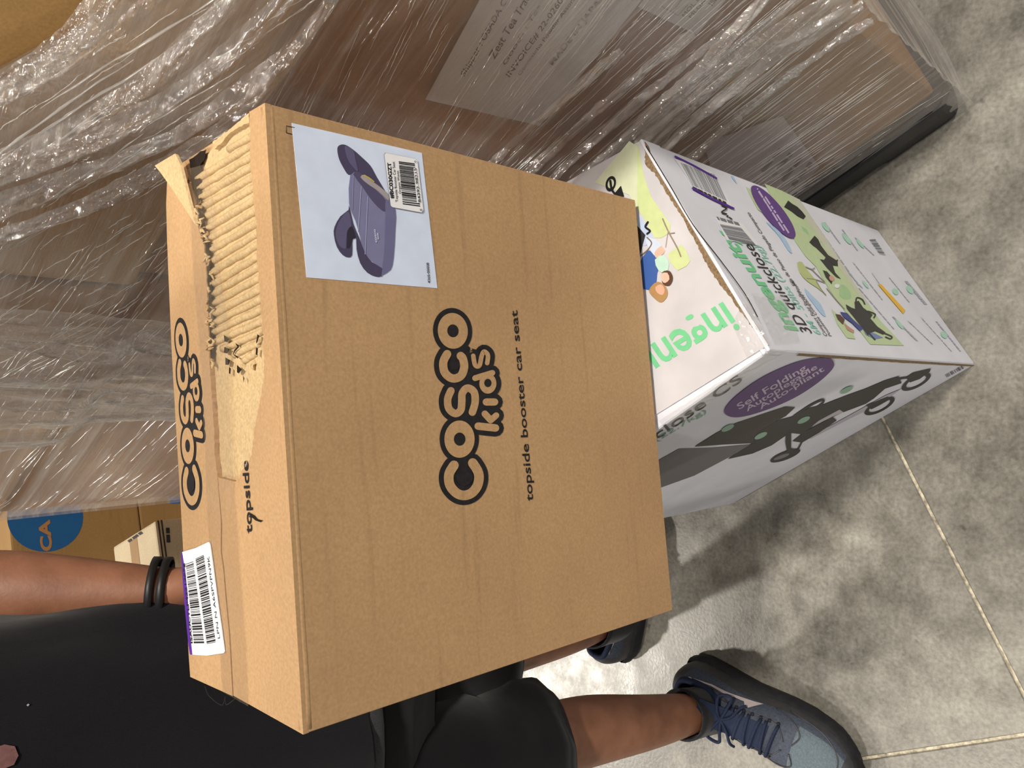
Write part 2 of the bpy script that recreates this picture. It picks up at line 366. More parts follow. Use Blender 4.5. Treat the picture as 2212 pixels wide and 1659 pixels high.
# exposed inner paper and its flutes
tear_poly = tear_r + seam_up[::-1][:-2] + [z1((300, 800)), z1((320, 640)), z1((360, 480)), z1((430, 380)), z1((600, 250))]
slab_on('torn_liner', TOP, jag(tear_poly + [tear_poly[0]], 0.8, 7, 6)[:-1], -DROP, -0.0032, M_TORN, booster, label='pale inner paper laid bare by the tear')
def xon(pl, y):
    for a, b in zip(pl[:-1], pl[1:]):
        if min(a[1], b[1]) <= y <= max(a[1], b[1]) and a[1] != b[1]: return a[0] + (b[0] - a[0]) * (y - a[1]) / (b[1] - a[1])
rr = random.Random(11)
y = 290.0
while y < 790:
    # y is the height at the right hand end; the flute climbs to the left end further down the picture
    xr = xon(tear_r, y)
    k = 0.60 if y < 560 else 0.60 - (y - 560) / 800
    yl = y
    for _ in range(8):
        xl = (xon(seam_up, yl) or 432) + 4; yl = y + (xr - xl) * k
    if y > 700: xl = xl + (xr - xl) * min(0.75, (y - 700) / 110); yl = y + (xr - xl) * k; xr -= (y - 700) * 0.35
    P = []
    for j in range(9):
        t = j / 8; P.append(TOP.at((xr - 2 + (xl - xr + 2) * t, y + (yl - y) * t + rr.uniform(-1.2, 1.2)), -0.0032 + rr.uniform(-0.0003, 0.0003)))
    if y < 310: P = P[:5]
    V, F = tube(P, [0.0027 * rr.uniform(0.9, 1.1) for _ in P], 12)
    mesh('flute', V, F, M_TORN, booster, smooth=True)
    y += rr.uniform(21.5, 26)
# loose shreds of ply along the open seam and the ragged outer ply by the top edge
for k in range(30):
    t = rr.random() ** 0.8; yy = 350 + t * 440; xx = (xon(seam_up, max(368, yy)) or 420) + rr.uniform(-1, 9)
    P = [TOP.at((xx + rr.uniform(-6, 6), yy + j * rr.uniform(2, 7)), -0.001 + rr.uniform(0, 0.003)) for j in range(4)]
    V, F = tube(P, [0.0006, 0.0013, 0.0011, 0.0004], 5)
    mesh('paper_shred', V, F, M_TORN if k % 3 else M_KRAFT, booster, smooth=True)
slab_on('torn_ply', TOP, jag([z1(p) for p in ((430, 385), (560, 290), (715, 160), (716, 232), (640, 268), (560, 320), (520, 372), (450, 440), (430, 385))], 1.2, 5, 8)[:-1], -0.0030, 0.0002, M_TORN, booster)
k_ = Ink(TOP)
gap_l = jag(seam_up[1:-4], 0.6, 9, 21); gap_r = jag([(p[0] + (9 if i < 4 else 6), p[1]) for i, p in enumerate(seam_up[1:-4])], 3.2, 6, 22)
k_.poly(gap_l + gap_r[::-1], M_GAP_SHADE, -0.0004)  # flat dark strip stands in for the shade down the seam
k_.make('seam_gap_shade', booster, 'dark strip painted as shade in the gap between the flaps')
k_.poly(jag([z1(p) for p in ((235, 520), (300, 470), (370, 440), (350, 520), (320, 560), (330, 640), (310, 720), (340, 800), (310, 860), (270, 760), (235, 520))], 2, 6, 23)[:-1], M_GAP_SHADE, -0.0011)
for pts in (((445, 255), (478, 285), (470, 305), (448, 300)), ((448, 335), (482, 350), (470, 380), (445, 375)), ((455, 405), (486, 425), (478, 455), (455, 455)), ((480, 468), (492, 480), (488, 518), (478, 510)),
            ((532, 455), (565, 485), (545, 512), (532, 505)), ((572, 525), (582, 545), (576, 575)), ((668, 252), (682, 262), (668, 305), (658, 315)), ((660, 340), (672, 345), (668, 392), (656, 385)),
            ((520, 310), (545, 325), (545, 340), (520, 365), (510, 385), (540, 400), (540, 415), (505, 385), (515, 355), (535, 335)),
            ((625, 1440), (650, 1455), (670, 1478), (705, 1488), (690, 1500), (655, 1488), (635, 1470), (610, 1465))):
    k_.make('tear_hole_shade', booster); k_.poly([z2(p) for p in pts], M_GAP_SHADE, 0.0004)  # each dark patch is painted shade for a torn hole
k_.make('tear_hole_shade', booster)

# the logo: fat outlined letters; coordinates are those of one enlarged view of the front print
LOGO_FAT = [('s', [(275, 1262), (238, 1330), (245, 1410), (295, 1470), (355, 1487), (415, 1462), (455, 1400), (458, 1320), (415, 1245)], 72),
            ('s', [(252, 706), (228, 770), (238, 840), (285, 876), (325, 850), (333, 790), (337, 725), (375, 686), (424, 715), (433, 790), (412, 866)], 56),
            ('s', [(224, 432), (196, 490), (202, 560), (240, 604), (285, 614), (330, 590), (351, 530), (342, 470), (325, 446)], 62)]
LOGO_O = [(316, 1067, 113, 139, 0.0, 43, 49), (266, 259, 112, 134, -0.12, 42, 48)]
LOGO_SMALL = [('s', [(455, 970), (585, 984)], 56), ('s', [(505, 878), (548, 925)], 50), ('s', [(550, 925), (590, 890)], 46), ('s', [(515, 790), (578, 790)], 54),
              ('s', [(432, 612), (560, 573)], 44), ('s', [(418, 445), (432, 514), (464, 518), (480, 450), (498, 414), (527, 440), (522, 500)], 34)]
def logo(face, tf, name, parent, label, lift=0.0):
    k = Ink(face, tf, lift)
    for _, p, w in LOGO_FAT: k.stroke(p, w + 72, M_INK, 0.0003)
    for cx, cy, a, b, an, ia, ib in LOGO_O: k.ell(cx, cy, a + 34, b + 38, an, M_INK, 0.0003, 40)
    for _, p, w in LOGO_SMALL: k.stroke(p, w + 72, M_INK, 0.0003)
    k.ell(527, 652, 66 + 36, 74 + 36, 0, M_INK, 0.0003)
    k.poly([(300, 1290), (420, 1290), (420, 400), (330, 330), (260, 400), (250, 900)], M_INK, 0.0003)
    k.poly([(420, 1000), (600, 990), (610, 780), (570, 560), (480, 450), (400, 480)], M_INK, 0.0003)
    for _, p, w in LOGO_FAT: k.stroke(p, w, M_KRAFT, 0.00045)
    for cx, cy, a, b, an, ia, ib in LOGO_O:
        k.ell(cx, cy, a, b, an, M_KRAFT, 0.00045, 40); k.ell(cx, cy, ia, ib, an, M_INK, 0.0006, 28)
    k.ell(352, 1345, 63, 72, 0, M_INK, 0.0006); k.ell(275, 508, 41, 46, 0, M_INK, 0.0006)
    for _, p, w in LOGO_SMALL: k.stroke(p, w, M_KRAFT, 0.00045)
    k.ell(527, 652, 64, 76, 0, M_KRAFT, 0.00045); k.ell(526, 648, 27, 31, 0, M_INK, 0.0006)
    k.stroke([(432, 612), (560, 573)], 44, M_KRAFT, 0.00046)
    k.text('TM', [(410, 424), (410, 386), (392, 386), (392, 424)], M_KRAFT, 0.00062, 0.01)
    return k.make(name, parent, label)
z5 = zoom(900, 640, 3.457)
logo(FRONT, z5, 'printed_logo', booster, 'black outlined brand lettering printed on the front')
LQ = [(113.5, 140), (280, 140), (353, 1430), (154, 1430)]
logo(TOP, lambda p: z2(bil(LQ, (p[0] - 120) / 525, (p[1] - 85) / 1487)), 'printed_logo', booster, 'black outlined brand lettering printed on the top flap', 0.0004)
k = Ink(FRONT)
k.text('topside booster car seat', [z5(p) for p in ((868, 1528), (748, 104), (697, 108), (812, 1530))], M_INK, 0.0004, 0.012)
k.make('printed_name', booster, 'black product name printed under the logo')
k.stroke([(630, 290), (618, 287), (618, 272), (636, 276)], 1.6, M_INK, 0.0003, sm=1, cap=False)
k.make('corner_mark', booster, 'thin black corner mark')
k = Ink(TOP)
k.text('topside', [(546, 1152), (536.5, 994), (524, 995), (532, 1153)], M_INK, 0.0006, 0.014)
k.make('printed_name', booster, 'black product name printed on the top flap')

# clear tape over the seam, in strips so it follows the board
tl = [z1(p) for p in ((240, 600), (262, 900), (290, 1450))] + [z2(p) for p in ((275, 200), (300, 500), (320, 900), (340, 1500))] + [z3(p) for p in ((430, 400), (480, 1000), (497, 1222))]
tr_ = [z1(p) for p in ((380, 560), (465, 900), (480, 1250))] + [z2(p) for p in ((480, 200), (482, 560), (495, 900), (535, 1500))] + [z3(p) for p in ((632, 400), (678, 1000), (687, 1330))]
V = []; rt = random.Random(4)
for i in range(46):
    yy = tl[0][1] + (tl[-1][1] - tl[0][1]) * i / 45
    xl = xon(tl, yy) or tl[-1][0]; s_ = i / 45; yr = tr_[0][1] + (tr_[-1][1] - tr_[0][1]) * s_; xr = xon(tr_, yr) or tr_[-1][0]
    for j in range(7):
        t = j / 6; V.append(TOP.at((xl + (xr - xl) * t, yy + (yr - yy) * t), 0.0011 + 0.0005 * noise.noise((t * 3, i * 0.35, 0))))
F = [(i * 7 + j, i * 7 + j + 1, i * 7 + j + 8, i * 7 + j + 7) for i in range(45) for j in range(6)]
mesh('packing_tape', V, F, M_TAPE, booster, smooth=True)
e0, e1 = V[-7], V[-1]; outn = (D_ - A_).normalized(); ec = (e0 + e1) / 2
V, F = tube(smooth_path([tuple(ec + outn * a_ + (e0 - e1) * b_ + Vector((0, 0, c_))) for a_, b_, c_ in ((0, 0, 0), (0.006, 0.25, 0.002), (0.004, 0.5, -0.002), (0.010, 0.55, 0.0), (0.007, 0.95, 0.002), (0.003, 1.25, 0.0))], 6), 0.0003, 5)
mesh('loose_thread', V, F, M_INK, booster)

# the product label with its printed seat, and the small barcode label on it
z4 = zoom(600, 240, 3.95)
lab = slab_on('product_label', FRONT, [z4(p) for p in ((118, 102), (1228, 358), (1360, 1512), (245, 1420))], 0.0, 0.0003, M_STICK, booster, label='pale blue-white paper label with printed seat')
k = Ink(FRONT, z4)
dk, md, lt, fr_ = ink(74, 68, 96), ink(96, 90, 124), ink(126, 125, 162), ink(110, 108, 146)
k.poly([(505, 330), (520, 295), (570, 288), (640, 330), (720, 400), (790, 470), (840, 560), (900, 660), (940, 730), (930, 780), (860, 740), (760, 640), (690, 570), (655, 540), (600, 545), (560, 490), (520, 410)], dk, 0.00045, 3)
k.poly([(615, 550), (605, 790), (660, 940), (700, 1080), (740, 1230), (890, 1345), (960, 1355), (985, 1250), (1000, 1000), (1000, 840), (920, 740), (760, 600), (690, 530)], lt, 0.0005, 2)
k.poly([(600, 845), (530, 900), (480, 990), (475, 1060), (500, 1160), (550, 1230), (600, 1250), (630, 1230), (632, 1130), (640, 1090), (665, 1085), (668, 1180), (700, 1300), (760, 1380), (830, 1413), (880, 1410), (890, 1345), (800, 1290), (740, 1210), (690, 1080), (640, 960), (605, 800)], dk, 0.0006, 2)
k.poly([(600, 860), (540, 910), (500, 990), (490, 1070), (520, 1150), (575, 1175), (580, 1100), (590, 1020), (625, 980)], md, 0.0007, 3)
k.poly([(630, 985), (592, 1020), (588, 1100), (585, 1170), (612, 1165), (628, 1110), (640, 1090), (662, 1080)], ink(48, 43, 60), 0.0007, 2)
k.poly([(570, 300), (640, 335), (660, 420), (680, 510), (655, 500), (600, 430), (575, 360)], md, 0.0006, 3)
k.poly([(640, 540), (690, 520), (760, 600), (850, 690), (915, 760), (918, 862), (850, 820), (780, 740), (720, 650)], ink(84, 78, 110), 0.0006, 2)
k.poly([(920, 740), (1000, 840), (1000, 1000), (985, 1250), (960, 1355), (890, 1402), (880, 1408), (905, 1200), (915, 900)], fr_, 0.0006, 2)
k.poly([(700, 566), (740, 545), (800, 600), (930, 700), (938, 765), (860, 690), (770, 630)], ink(165, 156, 158), 0.0007, 2)
k.stroke([(725, 552), (770, 570), (815, 605)], 9, ink(196, 176, 60), 0.0008)
k.stroke([(708, 645), (695, 820), (682, 1030)], 7, ink(164, 164, 200), 0.0007); k.stroke([(762, 735), (752, 960), (740, 1222)], 7, ink(164, 164, 200), 0.0007); k.stroke([(640, 560), (630, 840)], 6, ink(150, 150, 186), 0.0007)
k.text('cosco', [(842, 1122), (826, 1008), (806, 1012), (820, 1126)], ink(196, 198, 226), 0.0008, 0.03); k.text('kids', [(858, 1095), (850, 1040), (834, 1042), (840, 1098)], ink(196, 198, 226), 0.0008, 0.03)
k.text('4360-00008', [(1298, 1468), (1284, 1294), (1262, 1296), (1276, 1470)], M_INK, 0.0006, 0.01)
k.make('printed_seat', lab, 'purple-grey booster seat picture')
k = Ink(FRONT, z4)
RB = [(900, 376), (912, 358), (1168, 408), (1186, 426), (1238, 850), (1224, 872), (972, 826), (955, 812)]
k.poly(RB, M_GREY, 0.0009); k.poly([(x + (1068 - x) * 0.016, y + (615 - y) * 0.012) for x, y in RB], M_WHITE, 0.0011)
k.text('#BC030GZT', [(982, 748), (956, 442), (926, 446), (950, 752)], M_INK, 0.0013, 0.035)
k.text('Topside Booster Car Seat', [(1018, 776), (988, 434), (966, 438), (996, 780)], M_INK, 0.0013, 0.006); k.text('Organic Waves', [(1044, 708), (1022, 512), (1002, 514), (1024, 711)], M_INK, 0.0013, 0.006)
k.bars([(1206, 818), (1158, 446), (1022, 428), (1058, 798)], 30, 5, M_INK, 0.0013)
k.poly([(1178, 790), (1206, 784), (1170, 492), (1148, 490)], M_WHITE, 0.0014)
k.text('84392 98215', [(1210, 780), (1172, 492), (1150, 492), (1188, 784)], M_INK, 0.0016, 0.005); k.text('8', [(1222, 854), (1220, 838), (1200, 840), (1202, 856)], M_INK, 0.0016); k.text('0', [(1172, 444), (1170, 428), (1152, 428), (1154, 444)], M_INK, 0.0016)
k.make('barcode_label', lab, 'small white rounded barcode label')

# licence plate sticker over the rear top edge, with the purple stripe on its far side
z6 = zoom(390, 1160, 6.383)
lp = slab_on('shipping_sticker', TOP, [z6(p) for p in ((46, 204), (240, 148), (418, 64), (436, 90), (470, 330), (540, 860), (600, 1280), (640, 1570), (628, 1592), (400, 1626), (170, 1612))], 0.0012, 0.0020, M_WHITE, booster, label='white sticker with two rows of bars')
k = Ink(TOP, z6, 0.0011)
k.poly([(46, 204), (58, 200), (110, 520), (140, 900), (175, 1380), (200, 1612), (170, 1612), (148, 1490), (120, 1200), (92, 900), (60, 480)], ink(88, 44, 150), 0.0011)
k.bars([(365, 1455), (212, 312), (108, 350), (222, 1456)], 44, 9, M_INK, 0.0011); k.bars([(524, 1440), (358, 232), (244, 285), (402, 1468)], 46, 10, M_INK, 0.0011)
k.text('LPN N A6SPVPN9K', [(584, 1388), (434, 252), (402, 262), (552, 1392)], M_INK, 0.0011, 0.0)
k.text('ISAUCTLP4221265g', [(206, 1455), (90, 352), (62, 356), (178, 1458)], M_INK, 0.0011, 0.03)
k.make('sticker_print', lp)
# rear half of the sticker on the back of the carton
bkn = (E_ - D_).normalized()
sv = [F_ + (E_ - F_) * t + bkn * 0.0008 for t in (0.755, 0.955)]
mesh('sticker_stripe', sv[:2] + [sv[1] + Vector((0, 0, -0.028)), sv[0] + Vector((0, 0, -0.028))], [(0, 1, 2, 3)], ink(88, 44, 150), booster)

# ------------------------------------------------------------------ the stroller carton standing on the floor
SB0, SB1 = Vector((0.0308, 0.3241, 0.0)), Vector((0.2512, 0.4641, 0.0))
SH = 0.6485
e1 = (SB1 - SB0); w1 = e1.length; e1.normalize(); e2 = Vector((-e1.y, e1.x, 0)); W2 = 0.47
SB2 = SB0 + e2 * W2; SB3 = SB1 + e2 * W2
UPZ = Vector((0, 0, SH))
M_SBOX = plain('white_carton', (0.76, 0.77, 0.85, 1), 0.5, 0.3, 0.05, 14)
M_SBOX_T = plain('white_carton_worn', (0.62, 0.605, 0.635, 1), 0.55, 0.3, 0.08, 22)
M_BROWN = kraft('raw_corrugated_edge', (0.25, 0.17, 0.095, 1), fib=0.4)
stro = thing('stroller_carton', 'white printed stroller carton with worn corners, standing on the concrete floor', 'carton', tuple((SB0 + SB3) / 2))
frombm('carton_body', hexbm([SB0, SB1, SB3, SB2, SB0 + UPZ, SB1 + UPZ, SB3 + UPZ, SB2 + UPZ], 0.004, 3), M_SBOX, stro)
STOP = Face(SB0 + UPZ, (0, 0, 1)); SRT = Face(SB0, -e2); SLF = Face(SB0, -e1)
q6, q7, q8 = zoom(1380, 300, 3.456), zoom(1620, 380, 3.95), zoom(1380, 740, 3.352)
GREEN = ink(120, 205, 150); TEAL = ink(150, 208, 190); CHAR = ink(52, 50, 50); PURP = ink(104, 74, 140); LGREEN = ink(196, 214, 170); LG2 = ink(205, 218, 160); SKY = ink(176, 204, 232)
# worn top sheet, raw edge and lip of the side flap
slab_on('top_flap', STOP, [(1384, 306), (1662, 745), (1412, 900), (1071, 1150), (1060, 700), (1180, 420)], 0.0, 0.0022, M_SBOX_T, stro)
edge_a = [(52, 25), (60, 200), (130, 262), (230, 425), (320, 562), (420, 742), (500, 902), (560, 1010), (620, 1092), (700, 1192), (770, 1290), (880, 1440)]
edge_b = [(895, 1425), (790, 1270), (722, 1170), (645, 1045), (560, 920), (470, 778), (370, 600), (290, 478), (200, 330), (118, 195), (78, 60)]
slab_on('raw_edge', STOP, jag([q6(p) for p in edge_a], 1.5, 4, 31) + [q6(p) for p in edge_b], 0.0005, 0.0028, M_BROWN, stro, label='raw brown corrugated edge where the print is torn away')
# side flap lip: two plies of board along the top edge of the side, with a dark strip painted as the shade in the slot
for off, hh in ((0.0, 0.003), (0.0056, 0.002)):
    a, b = SB0 + UPZ - e2 * (0.0004 - off), SB1 + UPZ - e2 * (0.0004 - off)
    C = [a, b, b + e2 * 0.0036, a + e2 * 0.0036]
    frombm('flap_ply', hexbm([p + Vector((0, 0, -0.03)) for p in C] + [p + Vector((0, 0, hh)) for p in C], 0.0008, 1), M_SBOX, stro)
k = Ink(STOP, q6); k.stroke([(70, 62), (240, 340), (420, 645), (620, 905), (800, 1150), (900, 1330)], 7, M_GAP_SHADE, 0.0035); k.make('flap_slot_shade', stro, 'dark strip painted as shade in the slot between the flap plies')
# left side: proud front panel edge (brown board edge along the near corner)
V = []; rr = random.Random(5)
for i in range(40):
    t = i / 39; z = 0.004 + t * (SH - 0.06); wd = 0.0022 + 0.0016 * math.sin(math.pi * t) + rr.uniform(-0.0004, 0.0004)
    p = SB0 + Vector((0, 0, z)); V += [p - e1 * 0.0012 + e2 * 0.0005, p - e1 * 0.0014 + e2 * (0.0015 + wd)]
mesh('raw_edge', V, [(2 * i, 2 * i + 1, 2 * i + 3, 2 * i + 2) for i in range(39)], M_BROWN, stro)
# print on the top
k = Ink(STOP, q6); H0 = 0.0026
k.poly([(-60, 150), (0, 40), (30, 190), (100, 430), (245, 640), (215, 720), (130, 740), (60, 610), (0, 520), (-60, 420)], LG2, H0, 2)
k.poly([(-320, 330), (-60, 20), (0, 60), (0, 520), (-60, 420)], ink(214, 220, 190), H0)
k.poly([(0, 560), (60, 640), (120, 740), (60, 800), (0, 760)], ink(190, 205, 232), H0 + 0.0001, 2)
k.poly([(230, 860), (330, 790), (360, 830), (395, 910), (370, 950), (300, 985), (240, 920)], LG2, H0 + 0.0001)
k.stroke([(190, 600), (230, 690), (300, 820), (325, 880)], 11, ink(150, 136, 120), H0 + 0.0002); k.stroke([(230, 690), (212, 810)], 6, ink(170, 158, 146), H0 + 0.0002); k.stroke([(235, 710), (278, 705)], 8, ink(150, 136, 120), H0 + 0.0002)
k.poly([(-60, 560), (0, 650), (62, 722), (40, 800), (20, 880), (0, 930), (-80, 900)], CHAR, H0 + 0.0002)
k.stroke([(80, 625), (62, 660), (95, 690), (75, 712)], 16, M_INK, H0 + 0.0003)
k.poly([(20, 925), (60, 860), (100, 835), (150, 905), (180, 930), (150, 1000), (132, 1112), (40, 1122), (15, 1040)], ink(64, 98, 168), H0 + 0.0002, 2)
k.poly([(60, 745), (130, 750), (180, 800), (150, 880), (100, 840)], ink(206, 218, 236), H0 + 0.0002, 2)
k.stroke([(75, 740), (108, 780), (80, 830), (20, 880)], 9, ink(120, 100, 92), H0 + 0.0004)
k.poly([(130, 850), (175, 805), (208, 838), (180, 872), (140, 890)], ink(226, 184, 164), H0 + 0.0003, 2)
k.poly([(132, 905), (200, 868), (238, 940), (212, 1002), (160, 985)], ink(190, 224, 208), H0 + 0.0003, 2)
k.poly([(88, 1132), (150, 1068), (216, 1108), (226, 1172), (182, 1222), (128, 1192)], ink(176, 138, 92), H0 + 0.0003, 3)
k.poly([(136, 1108), (180, 1088), (206, 1128), (190, 1168), (150, 1150)], ink(222, 172, 148), H0 + 0.0004, 2)
k.poly([(186, 1000), (242, 988), (268, 1042), (242, 1098), (190, 1082)], ink(92, 66, 52), H0 + 0.0004, 3)
k.poly([(180, 1010), (226, 1002), (242, 1050), (210, 1078), (185, 1060)], ink(232, 188, 170), H0 + 0.0005, 2)
k.make('printed_picture', stro, 'printed picture of a parent holding a baby')
k = Ink(STOP)
k.ell(1323, 398, 11, 17, 0.25, M_INK, H0 + 0.0003, 20, 0.6); k.stroke([(1322, 392), (1326, 412), (1340, 428)], 5, M_INK, H0 + 0.0003); k.poly([(1330, 420), (1345, 402), (1352, 425), (1340, 432)], M_INK, H0 + 0.0003)
k.make('printed_wheel', stro, 'black printed stroller wheel'); b0 = (1566, 653); bd = (-0.86, 0.51); L_ = 322; upv = (41, 62)
k.text('ingenuity', [b0, (b0[0] + bd[0] * L_, b0[1] + bd[1] * L_), (b0[0] + bd[0] * L_ + upv[0], b0[1] + bd[1] * L_ + upv[1]), (b0[0] + upv[0], b0[1] + upv[1])], GREEN, H0, 0.018)
k.make('printed_name', stro, 'green brand lettering upside down on the top')
# print on the right side
k = Ink(SRT); U_ = lambda p, h: (p[0] - h, p[1] - h * 0.11)
def line(txt, a, b, h, m, bold=0.0): k.text(txt, [a, b, U_(b, h), U_(a, h)], m, 0.0008, bold); k.make('printed_line', stro)
line('ingenuity', (1724, 716), (1572, 500), 30, GREEN, 0.03); line('3D quickclose CS', (1754, 721), (1590, 480), 24, CHAR, 0.004)
line('6M - 50lbs (22.7kg)', (1774, 724), (1640, 532), 15, TEAL, 0.004); line('Compact Fold Stroller - Silla de Paseo de Plegado Compacto', (1787, 727), (1618, 460), 8, CHAR, 0.004); line('Poussette Compacte Pliable', (1796, 727), (1712, 606), 7, CHAR, 0.004)
k = Ink(SRT, q7); h1 = 0.0008
k.poly([(120, 70), (270, 130), (420, 205), (660, 560), (890, 920), (1100, 1230), (1310, 1450), (1020, 1440), (800, 1150), (690, 1000), (640, 920), (560, 780), (470, 690), (380, 560), (330, 420), (200, 230)], LGREEN, h1)
k.poly([(330, 165), (420, 205), (660, 560), (890, 920), (1010, 1100), (980, 1100), (800, 850), (560, 500)], ink(206, 208, 190), h1 + 0.0001)
k.poly([(430, 430), (480, 460), (500, 510), (450, 470)], ink(160, 205, 160), h1 + 0.0001); k.poly([(770, 930), (830, 960), (860, 1030), (830, 1060), (760, 1030)], ink(170, 205, 156), h1 + 0.0001, 2)
for P in ([(460, 960), (520, 1020), (600, 1100), (640, 1200), (600, 1180), (530, 1090), (480, 1020)], [(130, 395), (230, 460), (310, 560), (355, 660), (320, 640), (250, 530), (200, 470)], [(-168, 5), (-145, 10), (-118, 66), (-140, 46)]): k.poly(P, SKY, h1 + 0.0001, 2)
k.poly([(400, 745), (440, 740), (480, 800), (560, 900), (610, 990), (570, 960), (480, 900), (420, 830)], ink(190, 200, 140), h1 + 0.0001, 2)
k.poly([(690, 1140), (760, 1200), (860, 1320), (895, 1395), (820, 1385), (740, 1270)], LGREEN, h1 + 0.0001)
k.poly([(-40, 95), (30, 140), (90, 250), (120, 330), (60, 290), (0, 180)], LGREEN, h1 + 0.0001)
for P in ([(480, 880), (560, 890), (630, 915)], [(520, 800), (580, 860), (630, 905)], [(560, 905), (600, 970), (640, 1020)], [(650, 965), (720, 1050), (800, 1140)], [(470, 780), (520, 800), (545, 790)]): k.stroke(P, 8, ink(150, 148, 130), h1 + 0.0002)
k.make('printed_ground', stro, 'printed green ground with trees and blue clouds')
k.ell(192, 312, 285, 78, math.atan2(440, 360), PURP, h1 + 0.0003, 40); k.make('printed_badge', stro, 'purple oval badge')
for P in ([(285, 270), (320, 215), (350, 240), (400, 270), (440, 310), (470, 350), (450, 375), (400, 350), (350, 310), (310, 285)],
          [(500, 570), (545, 515), (575, 545), (600, 600), (660, 680), (740, 730), (745, 775), (700, 770), (720, 830), (770, 885), (730, 870), (650, 790), (590, 715), (625, 722), (640, 700), (560, 620), (530, 600)],
          [(615, 810), (650, 820), (700, 880), (690, 930), (640, 870)],
          [(810, 1100), (860, 1130), (890, 1140), (885, 1080), (920, 1070), (960, 1130), (1000, 1160), (1040, 1190), (1020, 1220), (1080, 1290), (1150, 1340), (1130, 1360), (1060, 1330), (1010, 1350), (1000, 1370), (940, 1290), (870, 1200), (820, 1140)]): k.poly(P, CHAR, h1 + 0.0003); k.make('printed_stroller', stro)
for P in ([(895, 1095), (905, 1045), (950, 1060), (972, 1098)], [(1000, 1160), (1060, 1185), (1050, 1215)], [(1120, 1340), (1200, 1375), (1190, 1395), (1150, 1380)], [(1010, 1350), (1058, 1402)], [(690, 740), (720, 760), (738, 725)]): k.stroke(P, 12, CHAR, h1 + 0.0004); k.make('printed_frame', stro)
k.poly([(760, 1165), (820, 1175), (870, 1230), (960, 1310), (930, 1330), (860, 1260), (790, 1210)], ink(66, 74, 140), h1 + 0.0004); k.make('printed_person', stro); k.poly([(960, 1320), (1060, 1350), (1130, 1385), (1060, 1398), (980, 1360)], ink(120, 140, 190), h1 + 0.0002)
k.make('printed_person', stro); k.poly([(720, 1185), (760, 1190), (800, 1230), (785, 1275), (740, 1230)], ink(90, 66, 52), h1 + 0.0004); k.poly([(790, 1260), (830, 1290), (880, 1325), (870, 1345), (820, 1320)], ink(196, 150, 130), h1 + 0.0005)
k.make('printed_person', stro); k.ell(735, 945, 22, 18, 0, M_WHITE, h1 + 0.0004); k.make('printed_person', stro); k.ell(690, 880, 26, 20, 0.8, ink(214, 160, 146), h1 + 0.0004)
k.make('printed_person', stro); k.poly([(1085, 930), (1115, 930), (1320, 1152), (1300, 1180)], ink(238, 190, 60), h1 + 0.0002); k.make('printed_bar', stro, 'yellow warning bar')
for (x, y_, a, b) in ((640, 440, 50, 18), (820, 540, 60, 18), (935, 580, 50, 14), (1235, 990, 30, 22), (1360, 975, 40, 22), (1650, 1360, 34, 22), (1270, 1270, 50, 14), (980, 930, 40, 12)): k.ell(x, y_, a, b, 0.9, ink(176, 220, 200), h1 + 0.0001, 14); k.make('printed_icon', stro)
k = Ink(SRT, q7)
for i, (a, b, w) in enumerate((((70, 130), (290, 470), 16), ((60, 110), (260, 430), 14), ((128, 180), (330, 490), 16))):
    n = (w * 0.75, -w * 0.35); k.micro([b, a, (a[0] - n[0], a[1] - n[1]), (b[0] - n[0], b[1] - n[1])], 9, i, ink(206, 190, 226), h1 + 0.0005)
r_ = random.Random(8)
for a, b, w in (((560, 410), (930, 940), 11), ((600, 560), (960, 960), 10), ((930, 960), (1230, 1310), 11), ((640, 400), (770, 580), 12), ((790, 460), (920, 640), 12), ((900, 530), (1060, 680), 12), ((880, 740), (1130, 1060), 10), ((1040, 830), (1130, 960), 8), ((1190, 870), (1360, 1080), 10),
                ((1340, 900), (1510, 1100), 26), ((1220, 1200), (1430, 1410), 18), ((1350, 1240), (1560, 1440), 10), ((1460, 1210), (1720, 1500), 8), ((1590, 1240), (1800, 1500), 14)):
    k.micro([b, a, (a[0] - w, a[1] - 1), (b[0] - w, b[1] - 1)], 16, w + int(a[0]), ink(176, 178, 190), h1)
k.bars([(1155, 680), (1060, 535), (1010, 540), (1100, 670)], 12, 3, M_GREY, h1 + 0.0002)
k.make('small_print', stro, 'rows of small grey print')['kind'] = 'stuff'
k = Ink(SRT, q6)
k.poly([(260, 150), (540, 250), (690, 510), (400, 360)], M_WHITE, h1 + 0.0002)
k.bars([(652, 470), (392, 350), (302, 182), (560, 272)], 26, 6, M_GREY, h1 + 0.0004); k.micro([(650, 492), (400, 372), (394, 358), (644, 476)], 9, 4, CHAR, h1 + 0.0004)
k.stroke([(265, 138), (420, 215), (572, 300)], 13, ink(88, 44, 150), h1 + 0.0006); k.stroke([(395, 375), (550, 458), (700, 525)], 14, ink(88, 44, 150), h1 + 0.0006)
k.stroke([(612, 500), (650, 522), (612, 552), (648, 566)], 11, CHAR, h1 + 0.0004); k.ell(655, 582, 9, 7, 0, CHAR, h1 + 0.0004); k.stroke([(668, 590), (688, 604)], 8, CHAR, h1 + 0.0004)
k.poly([(560, 590), (770, 640), (890, 800), (650, 760)], M_WHITE, h1 + 0.0002)
k.micro([(750, 655), (585, 610), (570, 585), (735, 630)], 7, 5, ink(120, 122, 130), h1 + 0.0004); k.bars([(868, 800), (755, 668), (595, 640), (668, 756)], 30, 12, M_GREY, h1 + 0.0004)
k.make('barcode_stickers', stro, 'two white barcode stickers with purple marker lines')
